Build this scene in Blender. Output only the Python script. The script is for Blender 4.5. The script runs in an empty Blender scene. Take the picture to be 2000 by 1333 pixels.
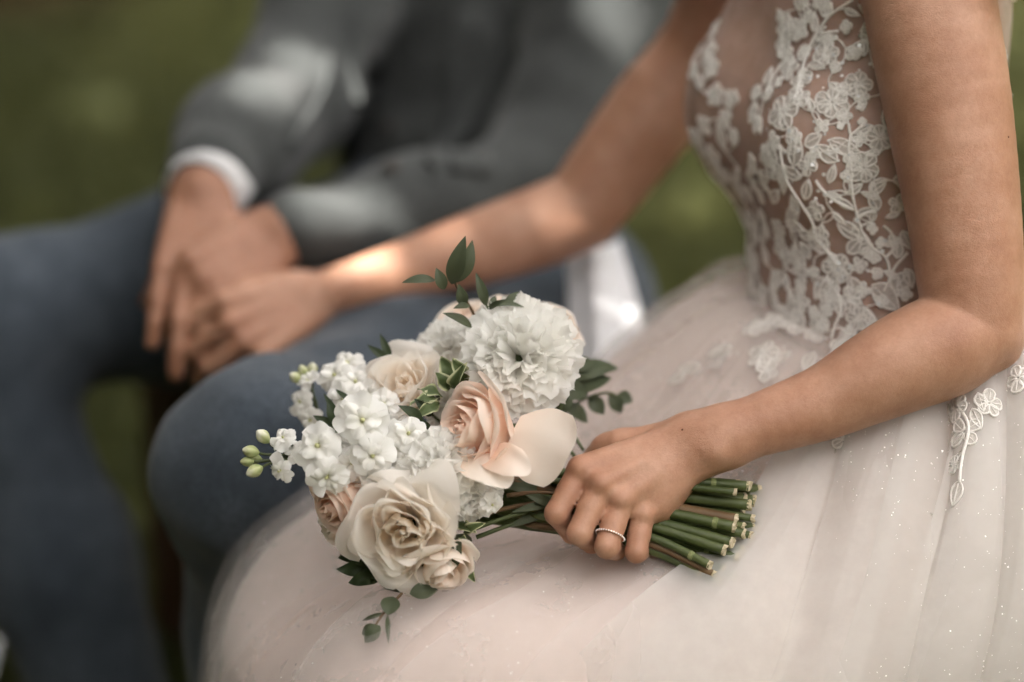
import bpy, math, random
import numpy as np
from mathutils import Vector, Matrix
from mathutils.bvhtree import BVHTree
rnd = random.Random(7)
nrg = np.random.default_rng(11)
R = math.radians
scene = bpy.context.scene

# ------------------------------------------------------------------ camera
PITCH = R(22); CAM = np.array([0.0, 0.0, 1.40]); LENS = 85.0; FPX = LENS / 36 * 2000
CR = np.array([1.0, 0, 0]); CU = np.array([0, math.sin(PITCH), math.cos(PITCH)])
CF = np.array([0, math.cos(PITCH), -math.sin(PITCH)])
def P(x, y, d):
    """world point seen at photo pixel (x, y) at camera depth d metres"""
    return CAM + CR * ((x - 1000) / FPX * d) - CU * ((y - 666.5) / FPX * d) + CF * d
def V(x, y, t):
    """direction: x right, y up, t toward the camera"""
    v = CR * x + CU * y - CF * t
    return v / np.linalg.norm(v)
def px2m(p, d=1.8): return p * d / FPX
cd = bpy.data.cameras.new('camera'); cam = bpy.data.objects.new('camera', cd)
scene.collection.objects.link(cam); scene.camera = cam
cam.location = CAM; cam.rotation_euler = (R(90) - PITCH, 0, 0)
cd.lens = LENS; cd.sensor_width = 36; cd.clip_end = 500; cd.clip_start = 0.05
cd.dof.use_dof = True; cd.dof.focus_distance = 1.790; cd.dof.aperture_fstop = 1.45
cd.dof.aperture_blades = 0

# ------------------------------------------------------------------ sky, sun, exposure
SUN_EL, SUN_AZ = R(52), R(212)          # azimuth measured from +X, counter-clockwise
SUN = np.array([math.cos(SUN_EL) * math.cos(SUN_AZ), math.cos(SUN_EL) * math.sin(SUN_AZ), math.sin(SUN_EL)])
world = bpy.data.worlds.new('World'); scene.world = world; world.use_nodes = True
wn = world.node_tree; bg = wn.nodes['Background']
sky = wn.nodes.new('ShaderNodeTexSky'); sky.sky_type = 'NISHITA'; sky.sun_disc = False
sky.sun_elevation = SUN_EL; sky.sun_rotation = math.pi / 2 - SUN_AZ
sky.dust_density = 4.0; sky.ozone_density = 0.6; sky.air_density = 1.0
hs = wn.nodes.new('ShaderNodeHueSaturation'); hs.inputs['Saturation'].default_value = 0.16
wm = wn.nodes.new('ShaderNodeMix'); wm.data_type = 'RGBA'; wm.blend_type = 'MULTIPLY'; wm.inputs[0].default_value = 1.0; wm.inputs[7].default_value = (1.0, 0.93, 0.85, 1)
wn.links.new(sky.outputs[0], hs.inputs['Color']); wn.links.new(hs.outputs[0], wm.inputs[6]); wn.links.new(wm.outputs[2], bg.inputs[0])   # sky desaturated and warmed as a white-balance tint
bg.inputs[1].default_value = 0.15
sl = bpy.data.lights.new('sun', 'SUN'); sl.energy = 2.6; sl.angle = R(0.6); sl.color = (1.0, 0.95, 0.87)
so = bpy.data.objects.new('sun', sl); scene.collection.objects.link(so)
so.rotation_euler = Vector(SUN).to_track_quat('Z', 'Y').to_euler(); so.location = (-4, -2, 9)
vs = scene.view_settings
vs.view_transform = 'Standard'; vs.look = 'None'; vs.gamma = 1; vs.exposure = 3.36; vs.use_curve_mapping = False
scene.cycles.use_denoising = True
scene.cycles.use_adaptive_sampling = True; scene.cycles.adaptive_threshold = 0.025
scene.cycles.max_bounces = 12; scene.cycles.diffuse_bounces = 9; scene.cycles.glossy_bounces = 2; scene.cycles.transmission_bounces = 8; scene.cycles.transparent_max_bounces = 14
scene.cycles.sample_clamp_indirect = 6

# ------------------------------------------------------------------ mesh / object helpers
COL = scene.collection
def link(name, me, mat=None, parent=None, smooth=True, mw=None):
    o = bpy.data.objects.new(name, me); COL.objects.link(o)
    if mat is not None and me is not None and not me.materials: me.materials.append(mat)
    if parent is not None: o.parent = parent
    if mw is not None: o.matrix_basis = mw
    return o
def mesh(name, verts, faces, mat=None, smooth=True, attr=None):
    me = bpy.data.meshes.new(name)
    v = np.asarray(verts, dtype=np.float32).reshape(-1, 3)
    if isinstance(faces, np.ndarray) and faces.ndim == 2:
        n, k = faces.shape
        me.vertices.add(len(v)); me.vertices.foreach_set('co', v.ravel())
        me.loops.add(n * k); me.loops.foreach_set('vertex_index', faces.astype(np.int32).ravel())
        me.polygons.add(n); me.polygons.foreach_set('loop_start', np.arange(0, n * k, k, dtype=np.int32))
        me.update(calc_edges=True)
    else:
        me.from_pydata(v.tolist(), [], [list(map(int, f)) for f in faces])
    if smooth: me.polygons.foreach_set('use_smooth', [True] * len(me.polygons))
    if attr is not None:
        a = me.attributes.new('pv', 'FLOAT', 'POINT'); a.data.foreach_set('value', np.asarray(attr, dtype=np.float32).ravel())
    if mat is not None: me.materials.append(mat)
    me.validate(); me.update()
    return me
def empty(name, loc=(0, 0, 0), label=None, cat=None, group=None, parent=None):
    o = bpy.data.objects.new(name, None); COL.objects.link(o); o.location = loc
    o.empty_display_size = 0.02
    if parent is not None: o.parent = parent
    tag(o, label, cat, group)
    return o
def tag(o, label=None, cat=None, group=None, kind=None):
    if label: o['label'] = label
    if cat: o['category'] = cat
    if group: o['group'] = group
    if kind: o['kind'] = kind
    return o
def grid_faces(nu, nv, wrap=False):
    i = np.arange(nu if wrap else nu - 1)[:, None]; j = np.arange(nv - 1)[None, :]
    i2 = (i + 1) % nu
    return np.stack([(i * nv + j).ravel() if False else (i * nv + j + 0 * i2).ravel(), (i2 * nv + j).ravel(),
                     (i2 * nv + j + 1).ravel(), (i * nv + j + 1 + 0 * i2).ravel()], 1)
def frame(n, up=(0, 0, 1), roll=0.0):
    n = np.asarray(n, float); n = n / np.linalg.norm(n)
    u = np.asarray(up, float)
    if abs(np.dot(u, n)) > 0.95: u = np.array([0.3, 1.0, 0.1])
    x = np.cross(u, n); x /= np.linalg.norm(x); y = np.cross(n, x)
    c, s = math.cos(roll), math.sin(roll)
    return c * x + s * y, -s * x + c * y, n
def mat4(pos, n, roll=0.0, up=None, scale=1.0):
    x, y, z = frame(n, CU if up is None else up, roll)
    m = Matrix(((x[0] * scale, y[0] * scale, z[0] * scale, pos[0]), (x[1] * scale, y[1] * scale, z[1] * scale, pos[1]),
                (x[2] * scale, y[2] * scale, z[2] * scale, pos[2]), (0, 0, 0, 1)))
    return m
def catmull(pts, n=8):
    p = np.asarray(pts, float); p = np.vstack([2 * p[0] - p[1], p, 2 * p[-1] - p[-2]]); out = []
    for i in range(1, len(p) - 2):
        for t in np.linspace(0, 1, n, endpoint=False):
            a, b, c, d = p[i - 1], p[i], p[i + 1], p[i + 2]
            out.append(0.5 * (2 * b + (c - a) * t + (2 * a - 5 * b + 4 * c - d) * t * t + (3 * b - a - 3 * c + d) * t ** 3))
    out.append(p[-2]); return np.array(out)
def tube_geo(path, rad, sides=8, closed=False, cap=True):
    path = np.asarray(path, float); n = len(path)
    rad = np.broadcast_to(np.asarray(rad, float), (n,))
    T = np.gradient(path, axis=0)
    if closed: T = np.roll(path, -1, 0) - np.roll(path, 1, 0)
    T /= np.linalg.norm(T, axis=1)[:, None] + 1e-12
    x = frame(T[0])[0]; vs_ = []
    for i in range(n):
        x = x - T[i] * np.dot(x, T[i]); x /= np.linalg.norm(x) + 1e-12; y = np.cross(T[i], x)
        a = np.arange(sides) / sides * 2 * math.pi
        vs_.append(path[i] + rad[i] * (np.cos(a)[:, None] * x + np.sin(a)[:, None] * y))
    vs_ = np.concatenate(vs_); fs = []
    m = n if closed else n - 1
    for i in range(m):
        i2 = (i + 1) % n
        for k in range(sides):
            k2 = (k + 1) % sides
            fs.append((i * sides + k, i * sides + k2, i2 * sides + k2, i2 * sides + k))
    if cap and not closed:
        fs.append(tuple(range(sides))[::-1]); fs.append(tuple(range((n - 1) * sides, n * sides)))
    return vs_, fs
class Geo:
    def __init__(s): s.v = []; s.f = []; s.n = 0
    def add(s, v, f):
        v = np.asarray(v); s.v.append(v); s.f += [tuple(int(a) + s.n for a in q) for q in f]; s.n += len(v); return s
    def build(s, name, mat, parent=None, smooth=True):
        return link(name, mesh(name, np.concatenate(s.v), s.f, mat, smooth), None, parent)
def box_geo(size, bevel=0.0):
    sx, sy, sz = [a / 2 for a in size]; b = bevel; v = []; f = []
    # rounded box by eight-corner triplets
    import itertools
    idx = {}
    for cx, cy, cz in itertools.product((-1, 1), repeat=3):
        idx[(cx, cy, cz)] = len(v)
        v += [(cx * sx, cy * (sy - b), cz * (sz - b)), (cx * (sx - b), cy * sy, cz * (sz - b)), (cx * (sx - b), cy * (sy - b), cz * sz)]
        f.append((idx[(cx, cy, cz)], idx[(cx, cy, cz)] + 1, idx[(cx, cy, cz)] + 2))
    for s in (-1, 1):
        f.append([idx[(s, a, c)] for a, c in ((-1, -1), (1, -1), (1, 1), (-1, 1))])
        f.append([idx[(a, s, c)] + 1 for a, c in ((-1, -1), (1, -1), (1, 1), (-1, 1))])
        f.append([idx[(a, c, s)] + 2 for a, c in ((-1, -1), (1, -1), (1, 1), (-1, 1))])
    for a, c in itertools.product((-1, 1), repeat=2):
        f.append((idx[(a, c, -1)], idx[(a, c, 1)], idx[(a, c, 1)] + 1, idx[(a, c, -1)] + 1))
        f.append((idx[(a, -1, c)], idx[(a, 1, c)], idx[(a, 1, c)] + 2, idx[(a, -1, c)] + 2))
        f.append((idx[(-1, a, c)] + 1, idx[(1, a, c)] + 1, idx[(1, a, c)] + 2, idx[(-1, a, c)] + 2))
    return np.array(v), f

# ------------------------------------------------------------------ signed-distance bodies meshed with surface nets
class SDF:
    def __init__(s): s.pr = []; s.groups = []
    def group(s, k, K): s.groups.append([k, K, []]); return s
    def cone(s, a, b, ra, rb):
        s.groups[-1][2].append(len(s.pr)); s.pr.append(('c', np.asarray(a, float), np.asarray(b, float), ra, rb)); return s
    def chain(s, pts):
        for (a, ra), (b, rb) in zip(pts[:-1], pts[1:]): s.cone(a, b, ra, rb)
        return s
    def limb(s, pts, n=5):
        q = catmull([list(p) + [r] for p, r in pts], n)
        for u, v in zip(q[:-1], q[1:]): s.cone(u[:3], v[:3], u[3], v[3])
        return s
    def ell(s, c, r, axes=None):
        A = np.eye(3) if axes is None else np.array(axes, float)
        s.groups[-1][2].append(len(s.pr)); s.pr.append(('e', np.asarray(c, float), A, np.asarray(r, float))); return s
    def d(s, i, p):
        q = s.pr[i]
        if q[0] == 'c':
            ba = q[2] - q[1]; pa = p - q[1]
            t = np.clip(pa @ ba / (ba @ ba + 1e-12), 0, 1); w = pa - t[:, None] * ba
            return np.sqrt(np.einsum('ij,ij->i', w, w)) - (q[3] + (q[4] - q[3]) * t)
        l = (p - q[1]) @ q[2].T; k0 = np.linalg.norm(l / q[3], axis=1); k1 = np.linalg.norm(l / q[3] ** 2, axis=1)
        return k0 * (k0 - 1) / (k1 + 1e-9)
    def __call__(s, p, act=None):
        acc = None
        for k, K, ids in s.groups:
            g = None
            for i in ids:
                if act is not None and i not in act: continue
                v = s.d(i, p)
                g = v if g is None else smin(g, v, k)
            if g is None: continue
            acc = g if acc is None else smin(acc, g, K)
        return np.full(len(p), 9.0) if acc is None else acc
    def bounds(s, pad=0.03):
        lo = np.full(3, 9e9); hi = -lo
        for q in s.pr:
            if q[0] == 'c':
                for c, r in ((q[1], q[3]), (q[2], q[4])): lo = np.minimum(lo, c - r); hi = np.maximum(hi, c + r)
            else: lo = np.minimum(lo, q[1] - q[3].max()); hi = np.maximum(hi, q[1] + q[3].max())
        return lo - pad, hi + pad
def smin(a, b, k):
    h = np.maximum(k - np.abs(a - b), 0) / k
    return np.minimum(a, b) - h * h * k * 0.25
def net(sdf, h, disp=None, lo=None, hi=None, kmax=0.06):
    l0, h0 = sdf.bounds()
    lo = l0 if lo is None else np.asarray(lo, float); hi = h0 if hi is None else np.asarray(hi, float)
    B = 14; nb = np.ceil((hi - lo) / (B * h)).astype(int); N = nb * B + 1
    F = np.full(N, 1.0, np.float32); half = B * h / 2 * math.sqrt(3)
    loc = np.stack(np.meshgrid(*[np.arange(B + 1)] * 3, indexing='ij'), -1).reshape(-1, 3) * h
    cs = np.stack(np.meshgrid(*[np.arange(n) for n in nb], indexing='ij'), -1).reshape(-1, 3)
    cc = lo + (cs + 0.5) * B * h
    D = np.stack([sdf.d(i, cc) for i in range(len(sdf.pr))], 1); mn = D.min(1)
    fc = np.where(mn > half + kmax * 0.5 + 0.02, 9.0, -9.0); cand = np.nonzero((mn <= half + kmax * 0.5 + 0.02) & (mn >= -half - 0.02))[0]
    fc[cand] = sdf(cc[cand]); pad_ = 0.004 if disp is None else 0.012
    for c, row, m, fv in zip(cs, D, mn, fc):
        sl_ = tuple(slice(a * B, a * B + B + 1) for a in c)
        if fv > half + pad_: continue
        if fv < -half - pad_: F[sl_] = -1.0; continue
        act = set(np.nonzero(row < m + 2 * half + kmax)[0].tolist())
        p = lo + c * B * h + loc; v = sdf(p, act)
        if disp is not None: v = v + disp(p)
        F[sl_] = v.reshape(B + 1, B + 1, B + 1)
    neg = F < 0
    cnt = np.zeros(np.array(N) - 1, np.int8)
    for dx in (0, 1):
        for dy in (0, 1):
            for dz in (0, 1): cnt += neg[dx:N[0] - 1 + dx, dy:N[1] - 1 + dy, dz:N[2] - 1 + dz]
    mask = (cnt > 0) & (cnt < 8); ci = np.argwhere(mask)
    idx = -np.ones(mask.shape, np.int64); idx[mask] = np.arange(len(ci))
    acc = np.zeros((len(ci), 3)); w = np.zeros(len(ci))
    cor = [np.array(c) for c in ((0,0,0),(1,0,0),(0,1,0),(1,1,0),(0,0,1),(1,0,1),(0,1,1),(1,1,1))]
    for a, b in ((0,1),(2,3),(4,5),(6,7),(0,2),(1,3),(4,6),(5,7),(0,4),(1,5),(2,6),(3,7)):
        fa = F[tuple((ci + cor[a]).T)].astype(float); fb = F[tuple((ci + cor[b]).T)].astype(float)
        m = (fa < 0) != (fb < 0); t = np.where(m, fa / (fa - fb + 1e-20), 0)
        acc += (cor[a] + t[:, None] * (cor[b] - cor[a])) * m[:, None]; w += m
    vv = lo + (ci + acc / w[:, None]) * h
    qs = []
    for ax in range(3):
        u, v = [(1, 2), (2, 0), (0, 1)][ax]
        s0 = [slice(1, n - 1) for n in N]; s1 = list(s0); s0[ax] = slice(0, N[ax] - 1); s1[ax] = slice(1, N[ax])
        A = neg[tuple(s0)]; Bq = neg[tuple(s1)]; e = np.argwhere(A != Bq)
        if not len(e): continue
        fl = A[tuple(e.T)]; base = e.copy(); base[:, u] += 1; base[:, v] += 1
        c = []
        for du, dv in ((-1, -1), (0, -1), (0, 0), (-1, 0)):
            g = base.copy(); g[:, u] += du; g[:, v] += dv; c.append(idx[tuple(g.T)])
        q = np.stack(c, 1); q[~fl] = q[~fl][:, ::-1]; qs.append(q)
    return vv, np.concatenate(qs)
def sines(p, freq, seed, n=6):
    g = np.random.default_rng(seed); out = np.zeros(len(p))
    for i in range(n):
        k = g.normal(size=3); k *= freq * (0.6 + 0.8 * g.random()) / np.linalg.norm(k)
        out += np.sin(p @ k + g.random() * 6.28)
    return out / n

# ------------------------------------------------------------------ materials
def mat_new(name):
    m = bpy.data.materials.new(name); m.use_nodes = True; nt = m.node_tree
    return m, nt, nt.nodes['Principled BSDF'], nt.nodes['Material Output']
def add_noise(nt, scale, detail=4, rough=0.6, dist=0.0, coord='Object', stretch=None):
    tc = nt.nodes.new('ShaderNodeTexCoord'); n = nt.nodes.new('ShaderNodeTexNoise')
    n.inputs['Scale'].default_value = scale; n.inputs['Detail'].default_value = detail
    n.inputs['Roughness'].default_value = rough; n.inputs['Distortion'].default_value = dist
    if stretch:
        mp = nt.nodes.new('ShaderNodeMapping'); mp.inputs['Scale'].default_value = stretch
        nt.links.new(tc.outputs[coord], mp.inputs[0]); nt.links.new(mp.outputs[0], n.inputs['Vector'])
    else: nt.links.new(tc.outputs[coord], n.inputs['Vector'])
    return n
def ramp(nt, fac, stops):
    r = nt.nodes.new('ShaderNodeValToRGB'); e = r.color_ramp.elements
    while len(e) < len(stops): e.new(0.5)
    for el, (p, c) in zip(e, stops): el.position = p; el.color = (*c, 1)
    nt.links.new(fac, r.inputs[0]); return r
def bump(nt, h, b, strength=0.3, dist=0.001):
    n = nt.nodes.new('ShaderNodeBump'); n.inputs['Strength'].default_value = strength; n.inputs['Distance'].default_value = dist
    nt.links.new(h, n.inputs['Height']); nt.links.new(n.outputs[0], b.inputs['Normal']); return n
def basic(name, c1, c2, scale=30, rough=0.7, bs=0.2, bscale=None, bd=0.001, spec=0.3, sheen=0.0, stretch=None, detail=4):
    m, nt, b, o = mat_new(name); n = add_noise(nt, scale, detail, stretch=stretch)
    r = ramp(nt, n.outputs[0], [(0.3, c1), (0.7, c2)]); nt.links.new(r.outputs[0], b.inputs['Base Color'])
    b.inputs['Roughness'].default_value = rough; b.inputs['Specular IOR Level'].default_value = spec
    if sheen: b.inputs['Sheen Weight'].default_value = sheen
    if bs:
        n2 = add_noise(nt, bscale or scale * 4, 3); bump(nt, n2.outputs[0], b, bs, bd)
    return m
def thin(name, stops, trans=0.3, rough=0.55, bscale=0, bs=0.0, attr='pv', nscale=60, namt=0.12, spec=0.25, veins=None):
    """petals and leaves: principled front, translucent back light; colour runs from base to rim along pv"""
    m, nt, b, o = mat_new(name)
    at = nt.nodes.new('ShaderNodeAttribute'); at.attribute_name = attr
    n = add_noise(nt, nscale, 3)
    ma = nt.nodes.new('ShaderNodeMath'); ma.operation = 'MULTIPLY_ADD'; ma.inputs[1].default_value = namt * 2; ma.inputs[2].default_value = -namt
    nt.links.new(n.outputs[0], ma.inputs[0])
    ad = nt.nodes.new('ShaderNodeMath'); ad.operation = 'ADD'; nt.links.new(at.outputs['Fac'], ad.inputs[0]); nt.links.new(ma.outputs[0], ad.inputs[1])
    r = ramp(nt, ad.outputs[0], stops); nt.links.new(r.outputs[0], b.inputs['Base Color'])
    b.inputs['Roughness'].default_value = rough; b.inputs['Specular IOR Level'].default_value = spec
    if bs:
        n2 = add_noise(nt, bscale, 3); bump(nt, n2.outputs[0], b, bs, 0.0006)
    tr = nt.nodes.new('ShaderNodeBsdfTranslucent'); nt.links.new(r.outputs[0], tr.inputs[0])
    mx = nt.nodes.new('ShaderNodeMixShader'); mx.inputs[0].default_value = trans
    nt.links.new(b.outputs[0], mx.inputs[1]); nt.links.new(tr.outputs[0], mx.inputs[2]); nt.links.new(mx.outputs[0], o.inputs[0])
    return m
def skin_mat(name, c1, c2, c3):
    m, nt, b, o = mat_new(name)
    n = add_noise(nt, 16, 7, 0.72); r = ramp(nt, n.outputs[0], [(0.26, c1), (0.5, c2), (0.75, c3)])
    # fine freckled mottling
    n3 = add_noise(nt, 420, 2, 0.5); r3 = ramp(nt, n3.outputs[0], [(0.35, (0.86, 0.82, 0.80)), (0.6, (1, 1, 1))])
    mx = nt.nodes.new('ShaderNodeMix'); mx.data_type = 'RGBA'; mx.blend_type = 'MULTIPLY'; mx.inputs[0].default_value = 0.35
    nt.links.new(r.outputs[0], mx.inputs[6]); nt.links.new(r3.outputs[0], mx.inputs[7]); nt.links.new(mx.outputs[2], b.inputs['Base Color'])
    b.inputs['Subsurface Weight'].default_value = 0.12; b.inputs['Subsurface Radius'].default_value = (1.0, 0.35, 0.2)
    b.inputs['Subsurface Scale'].default_value = 0.006
    b.inputs['Roughness'].default_value = 0.48; b.inputs['Specular IOR Level'].default_value = 0.4
    n2 = add_noise(nt, 900, 4, 0.6); n4 = add_noise(nt, 170, 4, 0.6)
    am = nt.nodes.new('ShaderNodeMath'); am.operation = 'ADD'; nt.links.new(n2.outputs[0], am.inputs[0]); nt.links.new(n4.outputs[0], am.inputs[1])
    bump(nt, am.outputs[0], b, 0.65, 0.0005)
    return m
def tulle_mat(name, col, alpha, var=0.25, sheer_scale=40):
    m, nt, b, o = mat_new(name)
    b.inputs['Base Color'].default_value = (*col, 1); b.inputs['Roughness'].default_value = 0.6
    b.inputs['Specular IOR Level'].default_value = 0.2; b.inputs['Sheen Weight'].default_value = 0.25
    tr = nt.nodes.new('ShaderNodeBsdfTranslucent'); tr.inputs[0].default_value = (*col, 1)
    m1 = nt.nodes.new('ShaderNodeMixShader'); m1.inputs[0].default_value = 0.35
    nt.links.new(b.outputs[0], m1.inputs[1]); nt.links.new(tr.outputs[0], m1.inputs[2])
    tp = nt.nodes.new('ShaderNodeBsdfTransparent')
    n = add_noise(nt, sheer_scale, 4)
    mr = nt.nodes.new('ShaderNodeMapRange'); mr.inputs['To Min'].default_value = alpha - var * 0.5; mr.inputs['To Max'].default_value = alpha + var * 0.5
    mr.inputs['From Min'].default_value = 0.3; mr.inputs['From Max'].default_value = 0.7
    nt.links.new(n.outputs[0], mr.inputs[0])
    m2 = nt.nodes.new('ShaderNodeMixShader'); nt.links.new(mr.outputs[0], m2.inputs[0])
    nt.links.new(tp.outputs[0], m2.inputs[1]); nt.links.new(m1.outputs[0], m2.inputs[2]); nt.links.new(m2.outputs[0], o.inputs[0])
    return m
def weave(name, c1, c2, c3, scale=900, rough=0.9, bs=0.4):
    """suiting: mottled yarn colours with a fine slub weave"""
    m, nt, b, o = mat_new(name)
    n1 = add_noise(nt, 260, 3, 0.7, stretch=(1, 1, 5)); n2 = add_noise(nt, 240, 3, 0.7, stretch=(5, 5, 1)); n3 = add_noise(nt, 9, 5, 0.7)
    a = nt.nodes.new('ShaderNodeMath'); a.operation = 'ADD'; nt.links.new(n1.outputs[0], a.inputs[0]); nt.links.new(n2.outputs[0], a.inputs[1])
    a2 = nt.nodes.new('ShaderNodeMath'); a2.operation = 'MULTIPLY_ADD'; a2.inputs[1].default_value = 0.36; nt.links.new(a.outputs[0], a2.inputs[0])
    m3 = nt.nodes.new('ShaderNodeMath'); m3.operation = 'MULTIPLY'; m3.inputs[1].default_value = 0.30; nt.links.new(n3.outputs[0], m3.inputs[0]); nt.links.new(m3.outputs[0], a2.inputs[2])
    r = ramp(nt, a2.outputs[0], [(0.35, c1), (0.5, c2), (0.68, c3)]); nt.links.new(r.outputs[0], b.inputs['Base Color'])
    b.inputs['Roughness'].default_value = rough; b.inputs['Specular IOR Level'].default_value = 0.15; b.inputs['Sheen Weight'].default_value = 0.15
    bump(nt, a.outputs[0], b, bs, 0.0008)
    return m
M = {}
M['skin'] = skin_mat('bride_skin', (0.31, 0.142, 0.086), (0.415, 0.218, 0.140), (0.53, 0.312, 0.220))
M['skin2'] = skin_mat('groom_skin', (0.25, 0.115, 0.068), (0.32, 0.155, 0.095), (0.40, 0.21, 0.135))
M['hair'] = basic('brown_hair', (0.05, 0.028, 0.015), (0.10, 0.06, 0.03), 60, 0.5, 0.6, 200, stretch=(1, 1, 0.1))
M['satin'] = basic('blush_lining', (0.62, 0.505, 0.46), (0.68, 0.565, 0.52), 9, 0.55, 0.25, 700, 0.0004, 0.3, 0.2)
M['tulle'] = tulle_mat('soft_tulle', (0.76, 0.71, 0.69), 0.30, 0.06, 25)
M['pleat'] = tulle_mat('pleat_tulle', (0.88, 0.865, 0.85), 0.34, 0.06, 30)
M['tulle2'] = tulle_mat('white_tulle', (0.83, 0.81, 0.79), 0.34, 0.06, 18)
M['lap_pleat'] = tulle_mat('lap_tulle', (0.84, 0.79, 0.77), 0.16, 0.04, 30)
M['mesh'] = tulle_mat('nude_mesh', (0.78, 0.64, 0.58), 0.42, 0.1, 60)
M['lace'] = basic('lace_thread', (0.78, 0.75, 0.71), (0.90, 0.88, 0.86), 500, 0.75, 0.8, 1500, 0.0008, 0.2)
M['lacenet'] = tulle_mat('lace_net', (0.80, 0.76, 0.72), 0.72, 0.4, 900)
M['glitter'] = basic('glitter', (0.9, 0.9, 0.92), (1, 1, 1), 50, 0.15, 0, spec=1.0)
M['sequin'] = basic('sequin', (0.75, 0.8, 0.85), (0.95, 0.93, 0.9), 300, 0.12, 0, spec=1.0)
M['gold'] = basic('rose_gold', (0.75, 0.50, 0.36), (0.85, 0.6, 0.45), 50, 0.22, 0); 
M['gold'].node_tree.nodes['Principled BSDF'].inputs['Metallic'].default_value = 1
M['stone'] = basic('ring_stone', (0.85, 0.85, 0.86), (1, 1, 1), 900, 0.08, 0, spec=1.0)
M['jacket'] = weave('grey_jacket', (0.022, 0.025, 0.026), (0.046, 0.050, 0.050), (0.10, 0.106, 0.106))
M['navy'] = M['jacket']
M['trouser'] = weave('blue_grey_trousers', (0.015, 0.021, 0.029), (0.043, 0.055, 0.071), (0.13, 0.150, 0.178))
M['shirt'] = basic('white_shirt', (0.74, 0.74, 0.76), (0.80, 0.80, 0.81), 40, 0.8, 0.2, 600, 0.0005)
M['button'] = basic('dark_button', (0.03, 0.028, 0.025), (0.06, 0.05, 0.045), 90, 0.4, 0)
M['wood'] = basic('dark_brown_wood', (0.045, 0.018, 0.010), (0.10, 0.042, 0.022), 12, 0.5, 0.4, 60, 0.002, stretch=(1, 1, 0.15))
M['white_petal'] = thin('white_petals', [(0.0, (0.74, 0.75, 0.58)), (0.2, (0.86, 0.85, 0.80)), (0.6, (0.94, 0.93, 0.905)), (1, (0.95, 0.945, 0.93))], 0.42, 0.6, 180, 0.35)
M['frill_petal'] = thin('frilled_white_petals', [(0.0, (0.84, 0.82, 0.64)), (0.2, (0.93, 0.92, 0.87)), (0.6, (0.95, 0.94, 0.915)), (1, (0.955, 0.95, 0.93))], 0.58, 0.65, 260, 0.2)
M['ivory_petal'] = thin('ivory_petals', [(0.0, (0.96, 0.85, 0.70)), (0.3, (0.965, 0.89, 0.80)), (0.7, (0.965, 0.92, 0.865)), (1, (0.965, 0.93, 0.895))], 0.58, 0.5, 120, 0.3)
M['peach_petal'] = thin('peach_petals', [(0.0, (0.90, 0.52, 0.34)), (0.35, (0.92, 0.67, 0.53)), (0.7, (0.93, 0.78, 0.68)), (1, (0.94, 0.85, 0.78))], 0.45, 0.5, 120, 0.3)
M['blush_petal'] = thin('blush_petals', [(0.0, (0.90, 0.66, 0.52)), (0.3, (0.92, 0.77, 0.66)), (0.7, (0.93, 0.85, 0.77)), (1, (0.94, 0.885, 0.83))], 0.42, 0.5, 120, 0.3)
M['stock_heart'] = basic('yellow_green_heart', (0.50, 0.50, 0.22), (0.68, 0.67, 0.42), 200, 0.6, 0.3, 900)
M['bud'] = thin('green_white_buds', [(0.0, (0.28, 0.34, 0.13)), (0.45, (0.50, 0.52, 0.28)), (0.75, (0.74, 0.73, 0.60)), (1, (0.8, 0.79, 0.7))], 0.15, 0.6)
M['leaf'] = thin('sage_leaves', [(0.0, (0.070, 0.080, 0.042)), (0.5, (0.070, 0.085, 0.050)), (1, (0.12, 0.135, 0.085))], 0.15, 0.5, 300, 0.3, namt=0.5)
M['leaf_dark'] = thin('dark_leaves', [(0.0, (0.035, 0.05, 0.022)), (0.6, (0.030, 0.045, 0.020)), (1, (0.050, 0.068, 0.032))], 0.12, 0.45, 300, 0.3, namt=0.4)
M['leaf_var'] = thin('variegated_leaves', [(0.0, (0.07, 0.10, 0.035)), (0.62, (0.09, 0.12, 0.05)), (0.8, (0.40, 0.42, 0.24)), (1, (0.52, 0.52, 0.34))], 0.15, 0.5, 300, 0.3, namt=0.15)
M['stem'] = basic('green_stems', (0.030, 0.046, 0.012), (0.075, 0.092, 0.028), 60, 0.5, 0.4, 160, 0.0012, 0.4, stretch=(0.25, 1, 1))
M['stem_b'] = basic('light_green_stems', (0.055, 0.070, 0.020), (0.12, 0.13, 0.045), 60, 0.5, 0.4, 160, 0.0012, 0.4)
M['stem_red'] = basic('brown_stems', (0.085, 0.050, 0.024), (0.15, 0.09, 0.042), 45, 0.5, 0.3, 160, 0.001)
M['cut'] = basic('cut_stem_flesh', (0.34, 0.30, 0.17), (0.66, 0.56, 0.43), 420, 0.8, 0.6, 900, 0.001)
M['node'] = basic('stem_nodes', (0.09, 0.12, 0.035), (0.26, 0.27, 0.13), 300, 0.7, 0.6, 600, 0.001)

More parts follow.
